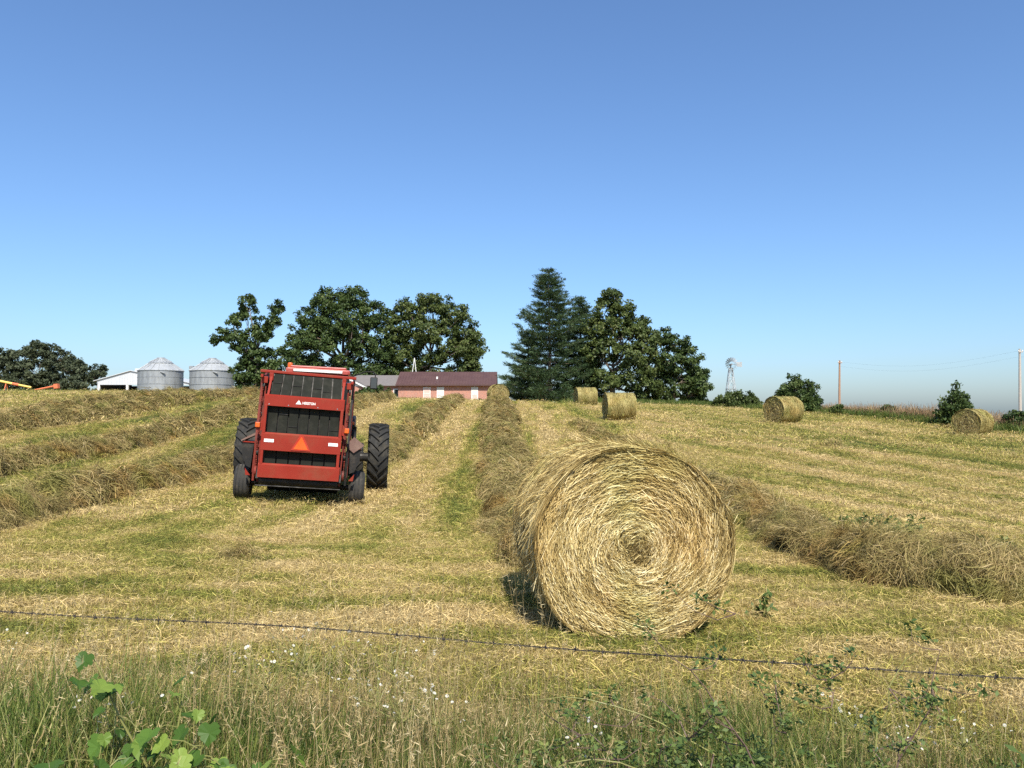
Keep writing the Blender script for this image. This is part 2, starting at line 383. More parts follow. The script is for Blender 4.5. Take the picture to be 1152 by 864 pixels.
# ------------------------------------------------------------------ terrain
CTRL = np.array([
    (-12, -6, .1), (0, -6, 0), (12, -6, -.1), (-10, 2, .12), (0, 2, 0), (10, 2, -.15), (-8, 7, .08), (0.9, 6.5, 0), (8, 8, -.15),
    (-5.5, 16, .02), (-3.2, 16, -.12), (0.3, 14, -.10), (-14, 16, .35), (13, 19, -.3), (5, 18, -.12), (-16, 26, 1.0), (-4, 27, .28), (5, 30, .45), (20, 30, .0), (28, 26, -.6),
    (25.7, 44, .53), (15.4, 44, 1.18), (6.0, 43, 1.34), (-4, 43, 1.65), (-14, 43, 2.35), (-28, 43, 2.45), (-40, 40, 2.3),
    (5.9, 63, 2.37), (-1, 58, 2.54), (-5, 58, 2.56), (-12, 60, 2.86), (-21.5, 62, 3.28), (-40, 62, 3.38), (-62, 62, 3.4), (-60, 30, 2.2),
    (20.8, 75, 2.12), (26.5, 55, 1.25), (30, 46, .45), (13, 70, 2.45), (38, 36, -.6), (50, 30, -1.6),
    (-9, 110, 2.9), (-20, 110, 3.2), (8, 88, 2.65), (18, 95, 2.4), (-45, 117, 4.0), (-65, 130, 4.3), (-95, 140, 4.6), (0, 150, 2.0),
    (45, 60, -.9), (38.5, 80, .4), (56, 80, -2.2), (42, 150, 1.6), (70, 120, -2.0), (80, 60, -4), (90, 150, -3), (-100, 90, 4.6), (-30, 160, 3.4), (-110, 170, 4.6)])

def _tps(r2): return np.where(r2 > 0, 0.5 * r2 * np.log(np.maximum(r2, 1e-12)), 0.0)
_n = len(CTRL); _xy = CTRL[:, :2] / 50.0
_K = _tps(((_xy[:, None] - _xy[None]) ** 2).sum(-1)) + np.eye(_n) * 0.0006
_P = np.c_[np.ones(_n), _xy]
_A = np.block([[_K, _P], [_P.T, np.zeros((3, 3))]])
_sol = np.linalg.solve(_A, np.r_[CTRL[:, 2], np.zeros(3)])

def ground_np(x, y):
    x = np.asarray(x, float); y = np.asarray(y, float); sh = x.shape
    q = np.c_[np.clip(x.ravel(), -120, 95), np.clip(y.ravel(), -10, 175)] / 50.0
    z = _tps(((q[:, None] - _xy[None]) ** 2).sum(-1)) @ _sol[:_n] + _sol[_n] + q @ _sol[_n + 1:]
    d = np.hypot(x.ravel(), y.ravel()); t = np.clip((d - 165) / 500, 0, 1); t = t * t * (3 - 2 * t)
    z = z * (1 - t) + t * (-11)
    t2 = np.clip((d - 60) / 40, 0, 1)
    b = 0.018 * np.sin(x.ravel() * 2.1 + 1.3 * np.sin(y.ravel() * .9)) * np.sin(y.ravel() * 1.7 + x.ravel() * .6) + 0.03 * np.sin(x.ravel() * .53 + 2) * np.sin(y.ravel() * .41)
    return (z + b * (1 - t2)).reshape(sh)

def gz(x, y): return float(ground_np(np.array([x]), np.array([y]))[0])

def build_ground():
    ys = np.concatenate([np.linspace(-8, 24, 150), 24 + (np.geomspace(1, 160, 190) - 1) * 1.0 + 0.2, np.geomspace(200, 2600, 40)])
    s = np.linspace(-1, 1, 201); s = np.sign(s) * np.abs(s) ** 1.25
    Y = ys[:, None] + 0 * s[None]; X = s[None] * (16 + np.maximum(ys, 0) * 1.05)[:, None]
    Z = ground_np(X, Y); V = np.stack([X, Y, Z], -1).reshape(-1, 3)
    r, c = len(ys), len(s); a = (np.arange(r - 1)[:, None] * c + np.arange(c - 1)[None]).reshape(-1)
    F = np.stack([a, a + 1, a + c + 1, a + c], -1)
    o = link('field_ground', mesh_np('field_ground', V, F, 'ground', None, True)); tag(o, 'mown hay field of pale straw and green stubble', None, None, 'structure')
build_ground()

# ------------------------------------------------------------------ scattering (geometry nodes instances, for what nobody could count)
def scatter_group():
    ng = bpy.data.node_groups.new('scatter', 'GeometryNodeTree')
    ng.interface.new_socket('Geometry', in_out='INPUT', socket_type='NodeSocketGeometry')
    ng.interface.new_socket('Pieces', in_out='INPUT', socket_type='NodeSocketCollection')
    ng.interface.new_socket('Geometry', in_out='OUTPUT', socket_type='NodeSocketGeometry')
    gi = ng.nodes.new('NodeGroupInput'); go = ng.nodes.new('NodeGroupOutput')
    ci = ng.nodes.new('GeometryNodeCollectionInfo'); ci.inputs['Separate Children'].default_value = True; ci.inputs['Reset Children'].default_value = True
    ip = ng.nodes.new('GeometryNodeInstanceOnPoints'); ip.inputs['Pick Instance'].default_value = True
    def att(n, t):
        a = ng.nodes.new('GeometryNodeInputNamedAttribute'); a.data_type = t; a.inputs[0].default_value = n; return a.outputs[0]
    L = ng.links.new
    L(gi.outputs[0], ip.inputs['Points']); L(gi.outputs[1], ci.inputs[0]); L(ci.outputs[0], ip.inputs['Instance'])
    L(att('idx', 'INT'), ip.inputs['Instance Index'])
    e2r = ng.nodes.new('FunctionNodeEulerToRotation'); L(att('rot', 'FLOAT_VECTOR'), e2r.inputs[0]); L(e2r.outputs[0], ip.inputs['Rotation'])
    L(att('scl', 'FLOAT_VECTOR'), ip.inputs['Scale']); L(ip.outputs[0], go.inputs[0])
    return ng
SCATTER = scatter_group()

def pieces(name, meshes):
    c = bpy.data.collections.new(name)
    for i, me in enumerate(meshes): c.objects.link(bpy.data.objects.new('%s_%02d' % (name, i), me))
    return c

def scatter(name, pts, rot, scl, coll, parent=None, label=None):
    n = len(pts); me = bpy.data.meshes.new(name); me.vertices.add(n); me.vertices.foreach_set('co', np.asarray(pts, np.float32).ravel())
    a = me.attributes.new('idx', 'INT', 'POINT'); a.data.foreach_set('value', RNG.integers(0, len(coll.objects), n).astype(np.int32))
    a = me.attributes.new('rot', 'FLOAT_VECTOR', 'POINT'); a.data.foreach_set('vector', np.asarray(rot, np.float32).ravel())
    scl = np.asarray(scl, np.float32)
    if scl.ndim == 1: scl = np.repeat(scl[:, None], 3, 1)
    a = me.attributes.new('scl', 'FLOAT_VECTOR', 'POINT'); a.data.foreach_set('vector', scl.ravel())
    o = link(name, me, None, parent)
    md = o.modifiers.new('scatter', 'NODES'); md.node_group = SCATTER
    for it in SCATTER.interface.items_tree:
        if it.item_type == 'SOCKET' and it.in_out == 'INPUT' and it.name == 'Pieces': md[it.identifier] = coll
    tag(o, label, None, None, 'stuff'); return o

def stubble_mesh(seed, n, rad, h, w, lie):
    g = np.random.default_rng(seed)
    parts = []
    n1 = int(n * (1 - lie)); n2 = n - n1
    r = rad * np.sqrt(g.random(n1)); th = g.random(n1) * 6.283
    p0 = np.c_[r * np.cos(th), r * np.sin(th), np.full(n1, -0.01)]
    d = unit(np.c_[g.normal(0, .45, n1), g.normal(0, .45, n1), np.ones(n1)]); L = h * (0.45 + 0.75 * g.random(n1))
    b = np.c_[g.normal(0, .35, n1), g.normal(0, .35, n1), np.zeros(n1)]
    t = np.linspace(0, 1, 3)[None, :, None]
    P = p0[:, None] + d[:, None] * (L[:, None, None] * t) + b[:, None] * (L[:, None, None] * t ** 2)
    ang = g.random(n1) * 6.283; side = np.c_[np.cos(ang), np.sin(ang), np.zeros(n1)]
    parts.append(strips(P, w * (0.7 + 0.6 * g.random(n1)), side, np.clip(g.normal(.62, .2, n1), 0, 1)))
    r = rad * np.sqrt(g.random(n2)); th = g.random(n2) * 6.283; z = h * (0.15 + 0.55 * g.random(n2))
    a = g.random(n2) * 6.283; el = g.normal(0, .25, n2); d = np.c_[np.cos(a) * np.cos(el), np.sin(a) * np.cos(el), np.sin(el)]
    L = h * (.7 + 1.5 * g.random(n2) ** 1.6); p0 = np.c_[r * np.cos(th), r * np.sin(th), z]
    bend = np.c_[g.normal(0, .2, n2), g.normal(0, .2, n2), -np.abs(g.normal(0, .15, n2))]
    P = p0[:, None] + d[:, None] * (L[:, None, None] * (t - .5)) + bend[:, None] * (L[:, None, None] * (t - .5) ** 2)
    side = unit(np.cross(d, np.c_[g.normal(0, .5, n2), g.normal(0, .5, n2), np.ones(n2)]))
    parts.append(strips(P, w * (0.6 + 0.5 * g.random(n2)), side, np.clip(g.normal(.3, .2, n2), 0, 1), False))
    V, F, rr = cat_vf(parts)
    return mesh_np('stubble', V, F, 'stubble', rr)

def frustum_pts(n, y0, y1, margin=3.5, power=1.0):
    y = y0 + (y1 - y0) * RNG.random(n) ** power
    hw = 0.70 * y + margin; x = (RNG.random(n) * 2 - 1) * hw
    keep = RNG.random(n) < hw / (0.70 * y1 + margin)
    x, y = x[keep], y[keep]
    return x, y

def rand_rot(n, tilt=0.08):
    return np.c_[RNG.normal(0, tilt, n), RNG.normal(0, tilt, n), RNG.random(n) * 6.283]

def build_stubble():
    near = pieces('stubble_near', [stubble_mesh(100 + i, 230, .30, .055, .0040, .36) for i in range(5)])
    mid = pieces('stubble_mid', [stubble_mesh(120 + i, 210, .60, .070, .0080, .36) for i in range(4)])
    far = pieces('stubble_far', [stubble_mesh(140 + i, 200, 1.4, .10, .018, .36) for i in range(4)])
    for name, coll, n, y0, y1, lab in (('stubble', near, 10500, 2.6, 13.5, 'short cut stubble and straw litter of the field close by'),
                                  ('stubble', mid, 8300, 12.0, 31, 'cut stubble of the field around the baler'),
                                  ('stubble', far, 6300, 29, 74, 'cut stubble of the far slope of the field')):
        x, y = frustum_pts(n, y0, y1)
        b = boundary_x(y); k = x < b - 0.5; x, y = x[k], y[k]
        z = ground_np(x, y); s = 0.75 + 0.55 * RNG.random(len(x))
        scatter(name, np.c_[x, y, z], rand_rot(len(x)), np.c_[s, s, s * (0.7 + .6 * RNG.random(len(x)))], coll, None, lab)

BND = np.array([(9.0, 90), (15.5, 80), (20.8, 75), (24.0, 64), (27.0, 55), (30.0, 47), (36, 38), (46, 28)])   # foot of the rough strip right of the field
def boundary_x(y):
    return np.interp(y, BND[::-1, 1], BND[::-1, 0], left=60, right=9)
build_stubble()

# ------------------------------------------------------------------ hay windrows
def tuft_mesh(seed, n, rad, w, length, thick):
    """a handful of loose hay lying on a surface, roughly combed along x"""
    g = np.random.default_rng(seed)
    a = g.normal(0, .5, n) + (g.random(n) < .5) * math.pi
    c = np.c_[g.normal(0, rad * .5, n), g.normal(0, rad * .5, n), thick * (g.random(n) - .25)]
    L = length * (0.45 + 0.9 * g.random(n)); el = g.normal(0.05, .22, n)
    d = np.c_[np.cos(a) * np.cos(el), np.sin(a) * np.cos(el), np.sin(el)]
    s = np.cross(d, [0, 0, 1.]); s = unit(s)
    cur = g.normal(0, .35, n); droop = -np.abs(g.normal(.8, .35, n))
    t = (np.linspace(0, 1, 5) - .5)[None, :, None]
    P = c[:, None] + d[:, None] * L[:, None, None] * t + s[:, None] * (cur * L)[:, None, None] * t ** 2 + np.array([0, 0, 1.])[None, None] * (droop * L)[:, None, None] * t ** 2
    roll = g.normal(0, .8, n); side = unit(s * np.cos(roll)[:, None] + np.array([[0, 0, 1.]]) * np.sin(roll)[:, None])
    V, F, rr = strips(P, w * (.6 + .8 * g.random(n)), side, np.clip(g.beta(2.2, 2.6, n), 0, 1), False)
    return mesh_np('hay_tuft', V, F, 'hay', rr)

HAY_NEAR = pieces('hay_near', [tuft_mesh(200 + i, 150, .19, .0034, .21, .06) for i in range(6)])
HAY_MID = pieces('hay_mid', [tuft_mesh(220 + i, 90, .24, .0075, .32, .08) for i in range(5)])
HAY_FAR = pieces('hay_far', [tuft_mesh(240 + i, 90, .32, .014, .40, .10) for i in range(4)])

def fbm(x, y, z, o=3):
    return mnoise.fractal(Vector((x, y, z)), 1.0, 2.0, o)

def windrow(path, width, height, seed, label, dens=1.0, lump=1.0, hfun=None, name='hay_windrow'):
    """path of (x, y); a lumpy mound with loose hay over it"""
    path = [Vector((p[0], p[1])) for p in path]
    seg = []; tot = 0
    for a, b in zip(path, path[1:]): seg.append((tot, a, b)); tot += (b - a).length
    def at(s):
        for s0, a, b in reversed(seg):
            if s >= s0 - 1e-6:
                d = (b - a).normalized(); return a + d * (s - s0), d
        return path[0], (path[1] - path[0]).normalized()
    # step grows with distance along the row
    ss = [0.0]
    while ss[-1] < tot:
        p, d = at(ss[-1]); ss.append(ss[-1] + max(0.055, min(0.2, p.length * 0.006)))
    ss[-1] = tot
    K = 23; V = []; S = []
    g_ = np.random.default_rng(int(seed * 17)); nc = max(2, int(tot / .33))
    cs_ = np.sort(g_.random(nc)) * tot; cu_ = g_.normal(0, .20, nc) * width; cr_ = g_.uniform(.24, .46, nc) * min(1.0, width); ch_ = height * g_.uniform(.7, 1.35, nc)
    for s in ss:
        p, d = at(s); nrm = Vector((d.y, -d.x))
        end = min(1, (s + .05) / .7, (tot - s + .05) / .7) ** 0.6
        hm = hfun(s) if hfun else 1.0
        wob = 0.35 * fbm(s * .35, seed, 0) * width
        ww = width * (0.9 + 0.30 * fbm(s * .5, seed + 9, 1)) * (0.5 + .5 * end) * (0.75 + .25 * hm); hh = height * hm * (0.85 + 0.6 * lump * fbm(s * .9, seed + 3, 2)) * end
        for j in range(K):
            u = j / (K - 1) * 2 - 1
            q = p + nrm * (u * ww * .5 + wob * .5 + 0.10 * fbm(s * 2.0, u * 1.5, seed + 20))
            prof = max(0.0, 1 - abs(u) ** 2.3)
            z = hh * prof * (1 + 0.85 * lump * fbm(s * 1.9 + u * .8, u * 1.3 + seed * 3, 5)) + 0.09 * lump * prof * fbm(s * 4, u * 3, seed)
            dd = ((cs_ - s + .10 * g_.random()) / (cr_ * 1.1)) ** 2 + ((cu_ - u * ww * .5) / cr_) ** 2; k_ = dd < 1
            if k_.any(): z = max(z * .8, float((ch_[k_] * hm * end * np.sqrt(1 - dd[k_])).max()) + .25 * z)
            V.append((q.x, q.y, max(-0.03, z - (0.04 if abs(u) > .97 else 0))))
            S.append(s)
    V = np.array(V); V[:, 2] += ground_np(V[:, 0], V[:, 1]) - 0.01
    c = K; r = len(ss); a = (np.arange(r - 1)[:, None] * c + np.arange(c - 1)[None]).reshape(-1)
    F = np.stack([a, a + c, a + c + 1, a + 1], -1)
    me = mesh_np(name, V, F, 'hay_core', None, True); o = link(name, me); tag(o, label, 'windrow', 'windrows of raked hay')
    # loose hay on it
    A, B, C, D = (V[F[:, k]] for k in range(4))
    nr = unit(np.cross(C - A, D - B)); nr[nr[:, 2] < 0] *= -1
    area = 0.5 * np.linalg.norm(np.cross(C - A, D - B), axis=1); ctr = (A + B + C + D) / 4
    dist = np.linalg.norm(ctr[:, :2], axis=1)
    vis = np.abs(ctr[:, 0]) < 0.72 * ctr[:, 1] + 2.0
    rowdir = np.array([at(S[F[i, 0]])[1][:] for i in range(0, len(F))])
    for coll, lo, hi, dn, lift in ((HAY_NEAR, 0, 15, 85, .02), (HAY_MID, 15, 30, 46, .02), (HAY_FAR, 30, 200, 22, .03)):
        m = (dist >= lo) & (dist < hi) & vis
        if not m.any(): continue
        lam = area[m] * dn * dens; cnt = RNG.poisson(lam)
        idx = np.repeat(np.nonzero(m)[0], cnt)
        if len(idx) == 0: continue
        w = RNG.dirichlet((1, 1, 1, 1), len(idx))
        pts = w[:, :1] * A[idx] + w[:, 1:2] * B[idx] + w[:, 2:3] * C[idx] + w[:, 3:] * D[idx] + nr[idx] * (lift * RNG.random((len(idx), 1)) - .005)
        rot = []
        for k, i in enumerate(idx):
            n_ = Vector(nr[i]) + Vector(RNG.normal(0, .16, 3)); n_.normalize()
            ang = 1.2 + 2.6 * mnoise.noise(Vector(ctr[i]) * 1.6 + Vector((seed * 7.3, 0, 0))) + RNG.normal(0, .35)
            t_ = Vector((rowdir[i][0], rowdir[i][1], 0)); t_ = Matrix.Rotation(ang, 3, n_) @ (t_ - n_ * t_.dot(n_)).normalized()
            mt = Matrix((t_, n_.cross(t_), n_)).transposed(); rot.append(mt.to_euler()[:])
        scatter('loose_hay', pts, np.array(rot), 0.75 + .6 * RNG.random(len(pts)), coll, o)
    return o

windrow([(0.62, 8.6), (0.42, 13), (0.02, 20), (-0.5, 36), (-0.95, 57), (-1.0, 61)], 1.62, .30, 1, 'long straight windrow of raked hay leading uphill behind the big foreground bale')
windrow([(-4.55, 21.5), (-4.3, 26), (-4.15, 36), (-4.2, 50), (-4.3, 60)], 1.25, .28, 2, 'hay windrow running uphill just ahead of the tractor')
windrow([(-7.5, 9.5), (-7.9, 13.5), (-8.35, 22), (-8.8, 36), (-9.4, 60)], 1.15, .27, 3, 'nearest hay windrow on the slope beside the red baler')
windrow([(-11.9, 15), (-12.2, 20), (-12.6, 33), (-13.2, 45), (-13.8, 59)], 1.15, .27, 4, 'second hay windrow out from the baler towards the grain bins')
windrow([(-17.8, 23), (-17.4, 30), (-17.2, 40), (-17.6, 56)], 1.2, .27, 5, 'third hay windrow out from the baler, close under the crest')
windrow([(-19.8, 31), (-20.6, 38), (-21.6, 46), (-22.6, 55)], 1.1, .20, 6, 'fourth hay windrow out from the baler, below the shed and grain bins')
windrow([(5.5, 7.7), (4.75, 8.1), (4.15, 8.6), (3.85, 9.5), (3.95, 11), (4.35, 14), (4.6, 19), (4.4, 24), (4.0, 31), (3.4, 40)], 1.0, .215, 7,
        'windrow of brown hay beside the big bale, ending in a shaggy pile', 1.15, 1.3, lambda s: 0.5 if s < .5 else (1.35 if s < 2.4 else (1.0 if s < 11 else max(.35, 1.0 - (s - 11) * .05))))
windrow([(4.15, 9.75), (4.9, 9.6)], .9, .33, 12, 'reddish hump of hay bulging from the back of the shaggy windrow pile', 1.2, 1.0, None, 'hay_heap')
windrow([(-3.40, 9.35), (-3.15, 9.4)], .30, .07, 14, 'small dark clump of dropped hay lying alone behind the baler', 1.3, 1.0, None, 'hay_clump')
windrow([(12.8, 32.2), (13.3, 32.0)], .4, .08, 16, 'little dark hay clump on the open mown slope below the two right bales', 1.0, 1.0, None, 'hay_clump')

# ------------------------------------------------------------------ round bales
def bale_meshes(rad, length, nface, nside, w, seed, fuzz=1.0, mat='bale'):
    """axis along y, front end at y = 0, centre at origin height 0; returns body mesh, straw mesh"""
    g = np.random.default_rng(seed)
    def rr(th, y=0):     # slightly sagging circle
        z = np.sin(th)
        r = rad * (1 + 0.012 * np.sin(3 * th + 1) + 0.008 * np.sin(7 * th + y * 4))
        return np.where(z < -0.93, r * (0.93 / np.maximum(-z, .01)) ** .8, r)
    seg = 72; prof = [0, .12, .25, .4, .55, .7, .82, .92, .97, 1.0]; V = []; F = []
    th = np.arange(seg) / seg * 2 * math.pi
    rings = []
    def ring(k, y, sc):
        r = rr(th, y) * sc; rings.append(len(V))
        for i in range(seg):
            dy = 0.018 * fbm(sc * 9, math.cos(th[i]) * 1.2, math.sin(th[i]) * 1.2 + y) if sc < .99 else 0
            V.append((r[i] * math.cos(th[i]), y + dy, r[i] * math.sin(th[i])))
    for s in prof[1:-1]: ring(0, 0.0 + 0.03 * max(0, s - .9) / .1, s)
    for y in np.linspace(0.06, length - .06, 12): ring(0, y, 1.0 - 0.012 + 0.012 * math.sin(y * 21 + seed))
    for s in reversed(prof[1:-1]): ring(0, length - 0.03 * max(0, s - .9) / .1, s)
    V.append((0, 0, 0)); V.append((0, length, 0)); nv = len(V)
    Fq = []
    for a, b in zip(rings, rings[1:]):
        for i in range(seg): Fq.append((a + i, a + (i + 1) % seg, b + (i + 1) % seg, b + i))
    for i in range(seg):
        Fq.append((nv - 2, rings[0] + (i + 1) % seg, rings[0] + i, rings[0] + i)); Fq.append((nv - 1, rings[-1] + i, rings[-1] + (i + 1) % seg, rings[-1] + (i + 1) % seg))
    bm = bmesh.new(); bv = [bm.verts.new(v) for v in V]
    for f in Fq:
        f2 = list(dict.fromkeys(f)); bm.faces.new([bv[i] for i in f2])
    bmesh.ops.recalc_face_normals(bm, faces=bm.faces)
    body = bpy.data.meshes.new('bale_body'); bm.to_mesh(body); bm.free(); body.materials.append(M['bale_core'])
    parts = []
    tt = np.linspace(-.5, .5, 6)[None]
    for y0, sg in ((0.0, -1), (length, 1)):                      # spiral straw of both ends
        n = nface
        r = rad * np.sqrt(g.random(n)) * (.985 + .03 * g.random(n)); th0 = g.random(n) * 6.283
        L = (0.06 + 0.20 * g.random(n) ** 1.5) * np.clip(r / rad + .25, .3, 1.0) * rad / .75
        pitch = g.normal(.08, .26, n); core = r < .12 * rad / .75; pitch[core] = g.normal(0, 1.2, core.sum())
        dth = L[:, None] * tt / np.maximum(r, .07)[:, None]
        rad_k = np.clip(r[:, None] + pitch[:, None] * L[:, None] * tt + 0.012 * g.normal(0, 1, (n, 1)) * (tt * 2) ** 2, 0.01, rad * 1.03)
        th_k = th0[:, None] + dth
        rad_k = np.minimum(rad_k, rr(th_k) * 1.02)
        depth = g.random(n) ** 1.6 * .06 + .002; tip = (g.random(n) < .2) * g.random(n) * .05 * fuzz
        yk = y0 + sg * (depth[:, None] - 0.022 + tip[:, None] * np.clip(tt * 2, 0, 1) ** 2 + 0.006 * np.sin(tt * 5 + th0[:, None]))
        edge = np.clip((r / rad - .88) / .12, 0, 1)[:, None]; yk = yk - sg * .03 * edge ** 2
        P = np.stack([rad_k * np.cos(th_k), yk, rad_k * np.sin(th_k)], -1)
        out = np.stack([np.cos(th0), np.zeros(n), np.sin(th0)], -1); roll = g.normal(0, .7, n)
        side = unit(out * np.cos(roll)[:, None] + np.array([[0, 1., 0]]) * np.sin(roll)[:, None])
        q = r / rad
        # layers: each turn of the bale has hay of its own shade
        lay = 0.15 * np.sin(q * 37 + 1.0 * np.sin(th0)) * np.sin(q * 13 + th0) + 0.10 * np.exp(-((q - .32) / .16) ** 2) - .12 * np.exp(-((q - .9) / .10) ** 2) * (np.sin(th0) > -.2) - .22 * (q < .15)
        parts.append(strips(P, w * (.55 + .8 * g.random(n)), side, np.clip((g.beta(2.2, 1.8, n) - .5) * 1.05 + .56 + lay, 0, 1), False))
    n = nside                                                     # wrapped straw of the round side
    y = -.03 + g.random(n) * (length + .06); th0 = g.random(n) * 6.283; L = .12 + .4 * g.random(n) ** 1.5; pitch = g.normal(0, .25, n)
    th_k = th0[:, None] + L[:, None] * tt / rad; loose = (g.random(n) < .16) * g.random(n) * .10 * fuzz
    rk = rr(th_k) + (g.random(n) * .03 - .006)[:, None] + loose[:, None] * np.clip(tt * 2, 0, 1) ** 2
    yk = np.clip(y[:, None] + pitch[:, None] * L[:, None] * tt, -.05, length + .05)
    P = np.stack([rk * np.cos(th_k), yk, rk * np.sin(th_k)], -1)
    roll = g.normal(0, .6, n); out = np.stack([np.cos(th0), np.zeros(n), np.sin(th0)], -1)
    side = unit(np.array([[0, 1., 0]]) * np.cos(roll)[:, None] + out * np.sin(roll)[:, None])
    parts.append(strips(P, w * (.6 + .8 * g.random(n)), side, np.clip(g.beta(2.4, 2.2, n) * .85 + .05 + .1 * np.sin(y * 9 + np.sin(th0 * 2)), 0, 1), False))
    Vv, Ff, rv = cat_vf(parts)
    low = Vv[:, 2] < -rad * .93; Vv[low, 2] = -rad * .93 - (np.abs(Vv[low, 2]) - rad * .93) * .1
    return body, mesh_np('bale_straw', Vv, Ff, mat, rv)

def bale(x, y, yaw, body, straw, rad, label, group='round hay bales', tilt=0.0):
    e = empty('round_hay_bale', (x, y, gz(x, y) + rad * .93 - .015), (0, tilt, yaw)); tag(e, label, 'hay bale', group)
    link('bale_body', body, None, e); s = link('wrapped_straw', straw, None, e); s['kind'] = 'stuff'
    return e
hb, hs = bale_meshes(.77, 1.42, 36000, 24000, .0044, 31)
bale(.95, 6.10, R(6.5), hb, hs, .77, 'big round hay bale close by with its swirled end facing us', 'round hay bales')
fb, fs = bale_meshes(.78, 1.5, 1800, 7000, .017, 33, .5, 'bale_far')
# far bales: local y runs along the axis, the origin sits at one end
def far_bale(x, y, yaw, label, sc=1.0):
    d = Vector((-math.sin(yaw), math.cos(yaw))) * .75
    bale(x - d.x, y - d.y, yaw, fb, fs, .78, label)
far_bale(5.96, 43.6, R(-84), 'nearer of the two hay bales lying side-on in front of the pines')
far_bale(5.87, 62.6, R(-80), 'small distant hay bale side-on right against the dark pines')
far_bale(15.45, 44.6, R(-62), 'hay bale showing a shaded end below the small lone tree')
far_bale(26.0, 44.2, R(-55), 'hay bale at the far right beside a leafy bush on the rough strip')
far_bale(-1.15, 63.5, R(10), 'round end-on bale on the crest at the corner of the brick house')

